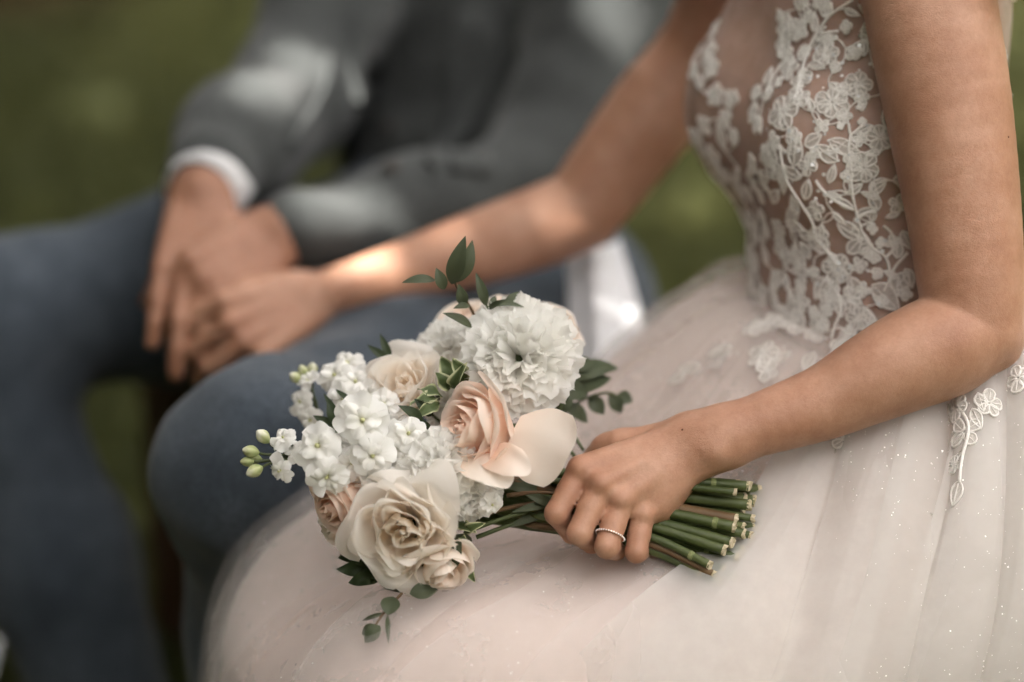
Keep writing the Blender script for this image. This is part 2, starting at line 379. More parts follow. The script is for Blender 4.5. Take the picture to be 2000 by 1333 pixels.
# ================================================================== SETTING: lawn, grass, soil, bench; added out-of-view foliage that shapes the light
def build_lawn():
    m, nt, b, o = mat_new('lawn_ground')
    n1 = add_noise(nt, 1.3, 5, 0.6); n2 = add_noise(nt, 40, 4, 0.7)
    r1 = ramp(nt, n1.outputs[0], [(0.3, (0.046, 0.040, 0.016)), (0.5, (0.058, 0.062, 0.022)), (0.7, (0.080, 0.090, 0.032))])
    r2 = ramp(nt, n2.outputs[0], [(0.3, (0.6, 0.55, 0.5)), (0.7, (1.15, 1.15, 1.0))])
    mx = nt.nodes.new('ShaderNodeMix'); mx.data_type = 'RGBA'; mx.blend_type = 'MULTIPLY'; mx.inputs[0].default_value = 1
    nt.links.new(r1.outputs[0], mx.inputs[6]); nt.links.new(r2.outputs[0], mx.inputs[7]); nt.links.new(mx.outputs[2], b.inputs['Base Color'])
    b.inputs['Roughness'].default_value = 0.95; b.inputs['Specular IOR Level'].default_value = 0.05
    xs = np.concatenate([[-220, -60, -15], np.linspace(-5, 5, 41), [15, 60, 220]]); g = []
    for x in xs:
        for y in xs: g.append((x, y + 3, 0.02 * math.sin(x * 1.7) * math.cos(y * 1.3) if abs(x) < 6 and abs(y) < 6 else 0))
    n = len(xs); o_ = link('lawn', mesh('lawn', g, grid_faces(n, n)[:, ::-1].copy(), m)); tag(o_, kind='structure')
    # bare earth beyond the lawn, in the far left
    ms = basic('bare_earth', (0.016, 0.011, 0.004), (0.034, 0.024, 0.010), 3, 0.95, 0.6, 30, 0.02, 0.05)
    pts = []; k = 48
    for i in range(k):
        a = i / k * 2 * math.pi; rr = 1 + 0.12 * math.sin(3 * a + 1) + 0.07 * math.sin(7 * a)
        pts.append((-2.15 + 1.45 * rr * math.cos(a), 6.3 + 1.75 * rr * math.sin(a), 0.03))
    vv = [(-2.15, 6.3, 0.05)] + pts
    s = link('soil_bed', mesh('soil_bed', vv, [(0, i + 1, (i + 1) % k + 1) for i in range(k)], ms)); tag(s, kind='structure')
    # grass blades
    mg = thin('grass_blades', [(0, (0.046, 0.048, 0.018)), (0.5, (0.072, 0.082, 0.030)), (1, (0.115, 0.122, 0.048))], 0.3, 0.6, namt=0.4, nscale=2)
    N = 52000
    y = 1.9 + 6.0 * nrg.random(N) ** 1.3; x = (nrg.random(N) - 0.5) * (0.9 + 0.62 * y)
    inside = ((x + 2.15) / 1.3) ** 2 + ((y - 6.3) / 1.6) ** 2 < 1; x, y = x[~inside], y[~inside]; N = len(x)
    h = (0.03 + 0.05 * nrg.random(N)) * (1 + 0.4 * np.sin(x * 3) * np.cos(y * 2.3)); w = 0.0035 + 0.003 * nrg.random(N); az = nrg.random(N) * 6.283
    lean = h * (0.2 + 0.8 * nrg.random(N)); la = nrg.random(N) * 6.283
    z0 = 0.02 * np.sin(x * 1.7) * np.cos((y - 3) * 1.3) - 0.002
    b0 = np.stack([x - w * np.cos(az), y - w * np.sin(az), z0], 1); b1 = np.stack([x + w * np.cos(az), y + w * np.sin(az), z0], 1)
    mx_, my_ = x + lean * 0.4 * np.cos(la), y + lean * 0.4 * np.sin(la)
    m0 = np.stack([mx_ - w * .7 * np.cos(az), my_ - w * .7 * np.sin(az), z0 + h * .6], 1); m1 = np.stack([mx_ + w * .7 * np.cos(az), my_ + w * .7 * np.sin(az), z0 + h * .6], 1)
    tp = np.stack([x + lean * np.cos(la), y + lean * np.sin(la), z0 + h], 1)
    vv = np.stack([b0, b1, m1, m0, tp], 1).reshape(-1, 3); i = np.arange(N)[:, None] * 5
    f = np.concatenate([i + np.array([[0, 1, 2]]), i + np.array([[0, 2, 3]]), i + np.array([[3, 2, 4]])])
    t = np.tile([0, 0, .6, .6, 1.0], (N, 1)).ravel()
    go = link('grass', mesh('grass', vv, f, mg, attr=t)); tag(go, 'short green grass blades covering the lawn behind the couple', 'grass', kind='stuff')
build_lawn()

def sun_gap_list():
    # sunlit flecks: photo pixel, depth, radius in metres
    return [(718, 520, 2.174, .007), (672, 538, 2.172, -.002), (755, 502, 2.175, -.004), (690, 190, 2.44, .026), (640, 285, 2.40, .016), (548, 222, 2.32, .003), (640, 400, 2.225, .014), (672, 415, 2.228, .008),
            (712, 442, 2.238, .016), (1095, 440, 2.175, .000), (1240, 60, 2.448, .018), (862, 462, 2.178, -.001)]
def build_gobo_tree():  # unseen tree added as a gobo between the sun and the couple
    mb = basic('bark', (0.045, 0.032, 0.022), (0.10, 0.075, 0.055), 14, 0.9, 0.8, 40, 0.01, stretch=(1, 1, 0.2))
    ml = thin('gobo_leaves', [(0, (0.045, 0.07, 0.02)), (1, (0.07, 0.10, 0.03))], 0.25, 0.55, namt=0.4, nscale=2)
    ctr = np.array([0.0, 2.0, 0.65]) + SUN * 3.7; base = np.array([ctr[0] - 1.2, ctr[1] - 1.0, 0.0])
    t = empty('gobo_tree', base, 'unseen leafy tree added to shade the couple, gaps cut for sun flecks', 'tree')
    g = Geo(); top = ctr - base
    g.add(*tube_geo(catmull([(0, 0, -.1), (.05, .05, 1.2), (.3, .2, 2.6), top * np.array([.6, .6, .8])], 6), np.linspace(.24, .12, 19), 10))
    for k in range(9):
        a = k / 9 * 6.283 + rnd.random() * .4; e = top + np.array([2.4 * math.cos(a), 2.4 * math.sin(a), rnd.uniform(.3, 1.0)])
        s = top * np.array([.5, .5, .62 + .02 * k]); p = catmull([s, s * .6 + e * .4 + np.array([0, 0, .25]), e], 5)
        g.add(*tube_geo(p, np.linspace(.035, .012, len(p)), 6))
    g.build('trunk', mb, t)
    e1, e2, _s = frame(SUN); N1, N2 = 70000, 5000
    rr = 1.55 * np.sqrt(nrg.random(N1)); aa = nrg.random(N1) * 6.283
    c1 = ctr + (rr * np.cos(aa))[:, None] * e1 + (rr * np.sin(aa))[:, None] * e2 + SUN * (nrg.normal(size=N1) * .28)[:, None]
    u = nrg.normal(size=(N2, 3)); u /= np.linalg.norm(u, axis=1)[:, None]
    c2 = ctr + np.array([-.4, .8, .8]) + u * (nrg.random(N2) ** (1 / 2.4))[:, None] * np.array([3.4, 4.2, 1.1])
    c = np.vstack([c1, c2]); N = N1 + N2
    keep = np.ones(N, bool); bigf = np.concatenate([np.zeros(N1), np.ones(N2)])
    for (px, py, d, r) in sun_gap_list():  # leaves cleared along the sun ray to shape each fleck
        p0 = P(px, py, d); q = c - p0; tt = q @ SUN; dist = np.linalg.norm(q - tt[:, None] * SUN, axis=1); keep &= dist > r + 0.030 + .10 * bigf + .010 * np.sin(c[:, 0] * 9) * np.cos(c[:, 1] * 11)
    big = np.concatenate([np.zeros(N1), np.ones(N2)])[keep]; c = c[keep]; N = len(c)
    nm = nrg.normal(size=(N, 3)) + np.array([0, 0, 0.5]) + SUN * 0.7; nm /= np.linalg.norm(nm, axis=1)[:, None]
    ax = np.cross(nm, nrg.normal(size=(N, 3))); ax /= np.linalg.norm(ax, axis=1)[:, None]; bx_ = np.cross(nm, ax)
    L = ((.030 + .02 * nrg.random(N)) * (1 + 2.6 * big))[:, None]; Wd = L * .45
    vv = np.stack([c - ax * L, c - bx_ * Wd - ax * L * .2, c + ax * L, c + bx_ * Wd - ax * L * .2], 1).reshape(-1, 3) - base
    i = np.arange(N)[:, None] * 4
    o = link('crown', mesh('crown', vv, i + np.array([[0, 1, 2, 3]]), ml, smooth=False, attr=np.tile([0, .5, 1, .5], N)), None, t); o['kind'] = 'stuff'
build_gobo_tree()

def build_blocker_hedges():  # unseen leafy walls added around the scene to darken low side light
    md = basic('blocker_inner', (0.010, 0.014, 0.005), (0.022, 0.030, 0.010), 6, 0.95, 0.5, 20, 0.05, 0.05)
    ml = thin('blocker_leaves', [(0, (0.030, 0.045, 0.014)), (1, (0.055, 0.078, 0.024))], 0.2, 0.55, namt=0.4, nscale=2)
    for lab, cx, cy, sx, sy, h in (('unseen leafy screen added on the left to cut sky light', -5.0, 2.0, 1.0, 15.0, 6.0), ('unseen leafy screen added at the far end to cut sky light', -.5, 9.5, 9.0, 1.0, 6.5), ('unseen leafy screen added behind the camera to cut sky light', -.6, -4.6, 8.4, 1.0, 5.6), ('unseen leafy screen added on the right to cut sky light', 6.4, 2.0, 1.0, 15.0, 4.2)):
        o = empty('blocker_hedge', (cx, cy, 0), lab, 'blocker_hedge'); v, f = box_geo((sx - .3, sy - .3, h - .15), .12); link('branches', mesh('branches', v + np.array([0, 0, h / 2 - .08]), f, md, smooth=False), None, o)
        N = 9000; q = (nrg.random((N, 3)) - .5) * np.array([sx, sy, h]); fx = nrg.integers(0, 3, N); sd = np.where(nrg.random(N) < .5, -.5, .5)
        dims = np.array([sx, sy, h]); q[np.arange(N), fx] = sd * dims[fx] + nrg.normal(size=N) * .06; q[:, 2] = np.abs(q[:, 2] + h / 2)
        nm = nrg.normal(size=(N, 3)); nm /= np.linalg.norm(nm, axis=1)[:, None]; ax = np.cross(nm, nrg.normal(size=(N, 3))); ax /= np.linalg.norm(ax, axis=1)[:, None]; bx_ = np.cross(nm, ax)
        L = (.06 + .05 * nrg.random(N))[:, None]; vv = np.stack([q - ax * L, q - bx_ * L * .5, q + ax * L, q + bx_ * L * .5], 1).reshape(-1, 3)
        lo = link('foliage', mesh('foliage', vv, np.arange(N)[:, None] * 4 + np.array([[0, 1, 2, 3]]), ml, smooth=False, attr=np.tile([0, .5, 1, .5], N)), None, o); lo['kind'] = 'stuff'
build_blocker_hedges()

def build_bench():
    c = np.array([0.13, 2.17, 0.0]); e = np.array([.64, -.77, 0]); f = np.array([-.77, -.64, 0]); z = np.array([0, 0, 1.0])
    t = empty('wooden_bench', c, 'dark brown wooden bench the couple sit on', 'bench')
    def piece(name, a, b, h, size):
        v, fc = box_geo(size, 0.004); v = v[:, :1] * e + v[:, 1:2] * f + v[:, 2:3] * z + (a * e + b * f + h * z)
        link(name, mesh(name, v, fc, M['wood'], smooth=False), None, t)
    for b in (-.17, -.085, 0, .085, .17): piece('seat_slat', 0, b, .425, (1.34, .078, .024))
    for a in (-.60, .60):
        for b in (-.17, .17): piece('leg', a, b, .205, (.06, .055, .412))
        piece('leg_rail', a, 0, .16, (.035, .28, .045))
    for b in (-.185, .185): piece('apron', 0, b, .375, (1.14, .022, .07))
build_bench()

# ================================================================== hands
def hand_generic(s, wrist, kn, across, back, curls, size=1.0, thumb=1, K=0.010):
    """wrist -> knuckle centre, across = index->little unit vector, back = back-of-hand normal; curls per finger = three bend angles"""
    wrist = np.asarray(wrist, float); kn = np.asarray(kn, float); f = kn - wrist; f /= np.linalg.norm(f)
    across = across - f * np.dot(across, f); across /= np.linalg.norm(across); back = back - f * np.dot(back, f) - across * np.dot(back, across); back /= np.linalg.norm(back)
    s.group(0.007 * size, 0.010)
    off = [-.031, -.0105, .0105, .030]; tips = []
    for i, o in enumerate(off):
        m = kn + across * o * size + f * [(-.002), .004, 0, -.010][i] * size
        s.cone(wrist + across * o * .5 * size, m, .0150 * size, .0105 * size); tips.append(m)
    s.cone(wrist - back * .004, kn - back * .010 * size - f * .03, .018 * size, .016 * size)
    for i, (m, cu) in enumerate(zip(tips, curls)):
        L = [(.043, .025, .021), (.047, .029, .022), (.043, .027, .022), (.034, .020, .019)][i]; r = [.0095, .0098, .0093, .0082][i] * size
        s.group(0.002, 0.0015); a = 0; p = m; rad = r * 1.08
        for l, c in zip(L, cu):
            a += c; dirv = f * math.cos(a) - back * math.sin(a) + across * (i - 1.5) * .05; q = p + dirv * l * size
            s.cone(p, q, rad, rad * .92); p = q; rad *= .92
    if thumb:
        s.group(0.010, 0.010); b0 = wrist - across * .020 * size + f * .012 * size - back * .006
        b1 = b0 - across * .022 * size + f * .038 * size - back * .014 * size; b2 = b1 - across * .004 * size + f * .034 * size - back * .010 * size; b3 = b2 + across * .008 * size + f * .026 * size - back * .006 * size
        s.chain([(b0, .015 * size), (b1, .012 * size), (b2, .0105 * size), (b3, .0085 * size)])

# ================================================================== BRIDE
FA = np.array([-.894, -.447, 0]); FB = np.array([.447, -.894, 0]); ZZ = np.array([0, 0, 1.0])   # facing, near side, up
AX = np.stack([FA, FB, ZZ])
bride = empty('person', (0.30, 1.90, 0.0), 'woman in a blush lace and tulle wedding dress holding a bouquet on her lap', 'person')
bo = np.array(bride.location)
RING_A, RING_B = P(1213, 978, 1.781), P(1185, 1068, 1.767)
def bride_body():
    s = SDF()
    # torso
    s.group(0.05, 0.05)
    s.ell(P(1686, 110, 1.985), (.094, .138, .20), AX); s.ell(P(1694, 570, 1.980), (.083, .115, .15), AX)
    s.ell(P(1715, 850, 1.985), (.092, .125, .12), AX)
    ch = P(1655, 232, 1.985)
    for sg in (-1, 1): s.ell(ch + FA * .052 + FB * sg * .060, (.054, .060, .060), AX)
    nk = P(1690, 110, 1.985) + ZZ * .235; s.cone(P(1686, -100, 1.985) + ZZ * .08, nk + ZZ * .05, .062, .050)
    for sg in (-1, 1): s.cone(nk - ZZ * .07, nk - ZZ * .085 + FB * sg * .15, .05, .05)
    hd = nk + ZZ * .165 + FA * .02
    s.group(0.03, 0.03); s.ell(hd, (.092, .074, .115), AX); s.ell(hd + FA * .05 - ZZ * .05, (.045, .05, .06), AX); s.cone(hd + FA * .088 + ZZ * .01, hd + FA * .108 - ZZ * .022, .008, .012)
    for sg in (-1, 1): s.ell(hd + FB * sg * .075 - FA * .005, (.017, .008, .03), AX)
    # thighs, wholly covered by the dress
    s.group(0.05, 0.06)
    W = P(1715, 860, 1.985)
    for hip, knee in ((W + FB * .07, np.array([-.06, 1.63, .475])), (W - FB * .07, np.array([-.03, 1.78, .475]))):
        s.cone(hip - ZZ * .03, knee - ZZ * .015, .058, .048)
    # near arm (her left)
    s.group(0.0008, 0.016)
    sh = nk - ZZ * .09 + FB * .155
    s.limb([(sh, .052), (P(1793, -190, 1.850), .0515), (P(1815, 0, 1.828), .0500), (P(1850, 200, 1.820), .0478), (P(1880, 400, 1.818), .0432),
             (P(1897, 560, 1.818), .0395), (P(1908, 640, 1.818), .0345)])
    s.limb([(P(1908, 640, 1.818), .0345), (P(1850, 672, 1.816), .0392), (P(1780, 703, 1.813), .0375), (P(1690, 748, 1.810), .0320),
             (P(1600, 790, 1.808), .0276), (P(1470, 834, 1.804), .0228), (P(1390, 860, 1.802), .0185)])
    s.group(0.02, 0.016); s.cone(P(1950, 674, 1.826), P(1925, 640, 1.828), .0150, .0185)          # point of the elbow
    s.group(0.02, 0.016); s.ell(P(1760, 702, 1.800), (.06, .026, .026), np.stack([V(-.9, -.42, .1), V(.42, -.9, 0), V(0, 0, 1)]))
    # wrist and back of the hand
    wr, wu = P(1350, 852, 1.808), P(1374, 884, 1.802)
    s.cone(P(1400, 848, 1.806), wr, .0178, .0165); s.cone(P(1410, 868, 1.803), wu, .0165, .0140)
    s.group(0.010, 0.010)
    s.ell(P(1396, 880, 1.7865), (.0085, .0080, .0065))                     # wrist bone
    mcp = [P(1136, 918, 1.789), P(1174, 948, 1.780), P(1213, 978, 1.781), P(1254, 1006, 1.790)]
    ws = [wr, wr * .66 + wu * .34, wr * .33 + wu * .67, wu]
    s.group(0.008, 0.011)
    for i, (p, q) in enumerate(zip(ws, mcp)):
        s.cone(p, q, .0138, [.0108, .0106, .0104, .0100][i])
    s.cone(P(1345, 880, 1.818), P(1225, 955, 1.803), .018, .018)            # palm filling
    s.cone(P(1345, 905, 1.813), P(1285, 985, 1.803), .0150, .0150)          # heel of the hand
    s.group(0.005, 0.006)
    for i, q in enumerate(mcp): s.ell(q + V(-.12, .20, 1) * .0062, [(.0085,) * 3, (.0084,) * 3, (.0082,) * 3, (.0078,) * 3][i])  # knuckles
    pip = [P(1087, 1003, 1.778), P(1131, 1042, 1.768), P(1185, 1068, 1.767), P(1243, 1079, 1.777)]
    rr = [(.0104, .0090), (.0103, .0091), (.0100, .0089), (.0094, .0081)]
    for i in range(4):
        m, q = mcp[i], pip[i]
        s.group(0.0020, 0.0020)
        mid = m * .48 + q * .52
        s.cone(m, mid, rr[i][0], rr[i][0] * .92); s.cone(mid, q, rr[i][0] * .92, rr[i][1])
        d1 = [(1118, 1042), (1156, 1060), (1202, 1074), (1252, 1076)][i]
        s.cone(q, P(d1[0], d1[1], 1.806), rr[i][1], rr[i][1] * .9); s.cone(P(d1[0], d1[1], 1.806), P(d1[0] + 14, d1[1] - 30, 1.836), rr[i][1] * .9, rr[i][1] * .75)
    s.group(0.010, 0.010)                                                    # thumb, wrapping behind the stems
    s.chain([(P(1335, 852, 1.818), .0145), (P(1215, 872, 1.832), .0115), (P(1185, 878, 1.842), .0100), (P(1140, 915, 1.858), .009)])
    # tendons
    s.group(0.004, 0.007)
    for a, b in zip(ws[0:3], mcp[0:3]):
        o = V(-.1, .3, 1) * .0088
        s.cone(a * .45 + b * .55 + o, b + o * .95, .0022, .0034)
    # far arm (her right)
    s.group(0.0008, 0.03)
    sh2 = nk - ZZ * .09 - FB * .155
    s.limb([(sh2, .05), (P(1400, 60, 2.20), .045), (P(1270, 230, 2.215), .0430), (P(1135, 412, 2.215), .0375)])
    s.limb([(P(1135, 412, 2.215), .0375), (P(1050, 446, 2.212), .0370), (P(900, 496, 2.205), .0325), (P(760, 540, 2.195), .0262), (P(620, 578, 2.19), .0200)])
    hand_generic(s, P(600, 585, 2.185), P(466, 648, 2.145), V(.35, -.9, .2), V(.2, .75, .65), [(.95, .6, .4), (.95, .6, .4), (.9, .6, .4), (.9, .6, .4)], 0.95, 1)
    vv, ff = net(s, 0.0021, kmax=0.05)
    return s, vv, ff
bsdf, bv, bf = bride_body()
body = link('body', mesh('bride_body', bv - bo, bf, M['skin']), None, bride)

for mx_, my_, mr_ in ((1969, 268, .0008), (1333, 840, .0009)):     # moles
    d_ = P(mx_, my_, 1.0) - CAM; d_ /= np.linalg.norm(d_); t_ = 1.4
    for _ in range(60): t_ += float(bsdf((CAM + d_ * t_)[None, :])[0]) * .9
    q_ = CAM + d_ * t_; x_, y_, z_ = frame(-d_); an_ = np.arange(10) / 10 * 6.283
    if t_ < 2.2: link('mole', mesh('mole', np.vstack([q_ - bo + z_ * .0006, q_ - bo - z_ * .0001 + mr_ * (np.cos(an_)[:, None] * x_ + np.sin(an_)[:, None] * y_)]), [(0, 1 + k, 1 + (k + 1) % 10) for k in range(10)], basic('mole_brown', (.10, .04, .025), (.16, .07, .045), 300, .6, 0)), None, body)
def hair_obj(c, ax, parent, bun):
    s = SDF(); s.group(.03, .03); s.ell(c + ZZ * .025 - ax[0] * .018, (.098, .084, .108), ax)
    if bun: s.ell(c - ax[0] * .105 - ZZ * .02, (.05, .06, .055), ax)
    vv, ff = net(s, .005, lambda p: .004 * sines(p, 160, 3)); po = np.array(parent.location)
    link('hair', mesh('hair', vv - po, ff, M['hair']), None, parent)
hair_obj(P(1690, 110, 1.985) + ZZ * .42 - FA * .012, AX, bride, True)

# ---- bodice: sheer nude mesh a few millimetres off the torso
def bodice():
    s = SDF(); s.group(0.05, 0.05); e = .0035
    s.ell(P(1686, 110, 1.985), (.094 + e, .138 + e, .20 + e), AX); s.ell(P(1694, 570, 1.980), (.083 + e, .115 + e, .15 + e), AX); s.ell(P(1715, 850, 1.985), (.092 + e, .125 + e, .12 + e), AX)
    ch = P(1655, 232, 1.985)
    for sg in (-1, 1): s.ell(ch + FA * .052 + FB * sg * .060, (.054 + e, .060 + e, .060 + e), AX)
    for sg in (-1, 1): s.cone(P(1686, -60, 1.985) + FB * sg * .09, P(1686, -190, 1.985) + FB * sg * .10, .045, .04)
    vv, ff = net(s, .0045, lambda p: .0009 * sines(p, 70, 5))
    zl, zh = P(1690, 640, 1.98)[2] - .03, P(1686, -150, 1.985)[2]
    cz = vv[ff].mean(1); ff = ff[(cz[:, 2] > zl) & (cz[:, 2] < zh)]
    used, inv = np.unique(ff, return_inverse=True); vv = vv[used]; ff = inv.reshape(ff.shape)
    return vv, ff
tv, tf = bodice()
bodice_o = link('bodice', mesh('bodice', tv - bo, tf, M['mesh']), None, bride)
TBVH = BVHTree.FromPolygons([Vector(v) for v in tv], tf.tolist())

# ---- skirt: fan of meridians from the waist, over the lap, down to the grass
SW = P(1690, 606, 1.985)
def skirt_sheet(th, ns, off, folds, seed, smax, z_end=0.03, amp0=0.0, lift=None, wob=0.0, sweep=1.0, pleat=None, ex=(.545, .22, .225, .235), crn=.105):
    g = np.random.default_rng(seed); nt_ = len(th)
    cosn, sinn = np.cos(th), np.sin(th); n = 3.2
    ea = np.where(cosn > 0, ex[0], ex[1]); eb = np.where(sinn > 0, ex[2], ex[3])
    Rr = (np.abs(cosn / ea) ** n + np.abs(sinn / eb) ** n) ** (-1 / n)
    r0 = (np.abs(cosn / .086) ** 2 + np.abs(sinn / .118) ** 2) ** -.5
    dirs = cosn[:, None] * FA + sinn[:, None] * FB
    fo = np.zeros(nt_); fo2 = np.zeros(nt_)
    for (k, a) in folds:
        ph = g.random() * 6.283; ph2 = g.random() * 6.283
        w = np.sin(.5 * k * th + 1.3 * np.sin(th * 2.3 + ph2) + ph); fo += a * (1.6 * (1 - np.abs(w)) ** 1.4 - .6); fo2 += a * (1.6 * (1 - np.abs(np.sin(.4 * k * th + ph2 + .8 * np.sin(th * 3)))) ** 1.3 - .6)
    out = np.zeros((nt_, ns, 3)); uu = np.linspace(0, 1, ns)
    for i in range(nt_):
        straight = max(Rr[i] - crn - r0[i], .005); arc = crn * math.pi / 2; drop = SW[2] - .09 - z_end - crn
        tot = straight + arc + drop; S = uu * min(tot, smax if smax else tot)
        r = np.zeros(ns); z = np.zeros(ns); nr = np.zeros(ns); nz = np.zeros(ns)
        for j, sv in enumerate(S):
            if sv < straight: r[j] = r0[i] + sv; z[j] = 0; nr[j], nz[j] = 0, 1
            elif sv < straight + arc:
                a = (sv - straight) / crn; r[j] = r0[i] + straight + crn * math.sin(a); z[j] = -crn * (1 - math.cos(a)); nr[j], nz[j] = math.sin(a), math.cos(a)
            else:
                q = sv - straight - arc; r[j] = r0[i] + straight + crn + .18 * q; z[j] = -crn - q; nr[j], nz[j] = 1, .18
        frac = np.clip((r - r0[i]) / max(Rr[i] - r0[i], .02), 0, 1.5)
        q_ = np.clip((r - r0[i]) / .20, 0, 1); base_z = SW[2] - .112 * q_ * q_ * (3 - 2 * q_) - .030 * np.clip((dirs[i] @ FA) * (r - .16) / .36, 0, 1.2) ** 1.3
        amp = amp0 + (1 - amp0) * np.clip(S / .35, 0, 1) ** .9
        d = off + (fo[i] * (1 - .5 * np.clip(S / .8, 0, 1)) + fo2[i] * np.clip(S / .8, 0, 1)) * amp
        if lift is not None: d = d + lift(th[i], S)
        rr = r + nr * d; zz = base_z + z + nz * d
        p = SW * np.array([1, 1, 0]) + dirs[i] * rr[:, None]
        wn_ = math.exp(-((th[i] - R(78)) / R(42)) ** 2) * sweep; f_ = np.clip(1 - S / .42, 0, 1)
        p[:, 0] += wn_ * (.115 * (1 - (1 - f_) ** 2) * np.clip(S / .03, 0, 1) - .16 * np.clip((S - .22) / .45, 0, 1.3))       # cloth drawn from the hip towards the knees
        p =  p; p = np.column_stack([p[:, :2], zz]); out[i] = p
    if pleat:
        k, A, am = pleat; S2 = np.linspace(0, 1, ns)[None, :]; ar = np.clip(S2 / .06, 0, 1) * (1 - .55 * S2); ps = (k * th + 1.7 * np.sin(3.1 * th + seed) + .9 * np.sin(7.3 * th + 2 * seed))[:, None] + 1.2 * np.sin(2.2 * S2 * 3 + seed) + .8 * np.sin(th[:, None] * 5 + S2 * 7)
        q = A / k * np.sin(ps) * ar; x_, y_ = out[..., 0] - SW[0], out[..., 1] - SW[1]; ca, sa = np.cos(q), np.sin(q)
        out[..., 0], out[..., 1] = SW[0] + x_ * ca - y_ * sa, SW[1] + x_ * sa + y_ * ca
        nm = np.cross(np.gradient(out, axis=0), np.gradient(out, axis=1)); rad_ = out - SW; rad_[..., 2] += .35; nm *= np.sign(np.sum(nm * rad_, -1))[..., None]
        sm = np.stack([np.cos(th)[:, None] * FA[k2] + np.sin(th)[:, None] * FB[k2] + 0 * S2 for k2 in range(3)], -1) * np.clip((S2 - .25) / .2, 0, 1)[..., None]; sm[..., 2] += 1 - .7 * np.clip((S2 - .25) / .2, 0, 1)
        out += sm * (am * np.cos(ps) * ar)[..., None]
    if wob:
        S2 = np.linspace(0, 1, ns)[None, :]; t_ = (th[:, None] - th[0]) / (th[-1] - th[0])
        q = wob * (np.sin(S2 * 7 + seed) + .6 * np.sin(S2 * 15 + seed * 2)) * np.exp(-t_ * 5) + wob * np.sin(S2 * 6 + seed * 3) * np.exp(-(1 - t_) * 5)
        x_, y_ = out[..., 0] - SW[0], out[..., 1] - SW[1]; out[..., 0] = SW[0] + x_ * np.cos(q) - y_ * np.sin(q); out[..., 1] = SW[1] + x_ * np.sin(q) + y_ * np.cos(q)
    # valley between the thighs, roundness of the near thigh
    l = out - SW; la = l @ FA; lb = l @ FB
    m = np.clip((la - .12) / .15, 0, 1) * np.clip((out[..., 2] - .40) / .12, 0, 1)
    out[..., 2] -= .030 * m * np.exp(-((lb + .02) / .05) ** 2) + .022 * m * np.clip((lb - .10) / .08, 0, 1.5) ** 2
    return out
def sheet_obj(name, th, ns, mat, parent, closed, **k):
    g = skirt_sheet(th, ns, **k); me = mesh(name, g.reshape(-1, 3) - bo, grid_faces(len(th), ns, closed), mat)
    return link(name, me, None, parent), g
TH = np.linspace(0, 2 * math.pi, 420, endpoint=False)
skirt, sg0 = sheet_obj('skirt', TH, 110, M['satin'], bride, True, off=0.0, folds=[(8, .003), (22, .0015)], seed=3, smax=None, sweep=.6)
_, sg1 = sheet_obj('tulle_layer', np.linspace(0, 2 * math.pi, 900, endpoint=False), 120, M['tulle'], skirt, True, off=.0130, folds=[(12, .0055), (30, .0020)], seed=5, smax=None, sweep=.6, pleat=(26, .22, .0030))
th2 = np.linspace(R(30), R(215), 1000)
_, sg2 = sheet_obj('tulle_layer', th2, 130, M['tulle2'], skirt, False, off=.024, folds=[(16, .009), (38, .004)], seed=8, smax=None, amp0=.25, wob=.05, pleat=(34, 1.25, .009))
th3 = np.linspace(R(47), R(205), 1000)
_, sg3 = sheet_obj('tulle_layer', th3, 130, M['tulle2'], skirt, False, off=.036, folds=[(14, .014), (34, .006)], seed=21, smax=None, amp0=.2, wob=.06, pleat=(41, 1.3, .011))
gp = random.Random(31)
for k_ in range(7):                                    # gathered pleats lying over one another
    t0 = R(36 + k_ * 18 + gp.uniform(-6, 6)); wd = R(gp.uniform(14, 26)); thp = np.linspace(t0, t0 + wd, 160)
    sheet_obj('tulle_pleat', thp, 90, M['pleat'], skirt, False, off=.028 + .005 * (k_ % 4), folds=[(30, .005), (80, .002)], seed=40 + k_, smax=None, amp0=.3, wob=.06, pleat=(37, 1.5, .005))
for k_, t0 in enumerate((-38, -22, -9, 3, 14, 22)):        # softer gathers over the lap
    thp = np.linspace(R(t0), R(t0 + gp.uniform(10, 17)), 130)
    sheet_obj('tulle_pleat', thp, 90, M['lap_pleat'], skirt, False, off=.018 + .002 * (k_ % 2), folds=[(24, .003)], seed=70 + k_, smax=None, amp0=.3, wob=.05, sweep=.6, pleat=(30, .6, .0025))
def sheet_bvh(g, wrap):
    f = grid_faces(g.shape[0], g.shape[1], wrap); return BVHTree.FromPolygons([Vector(v) for v in g.reshape(-1, 3)], f.tolist())
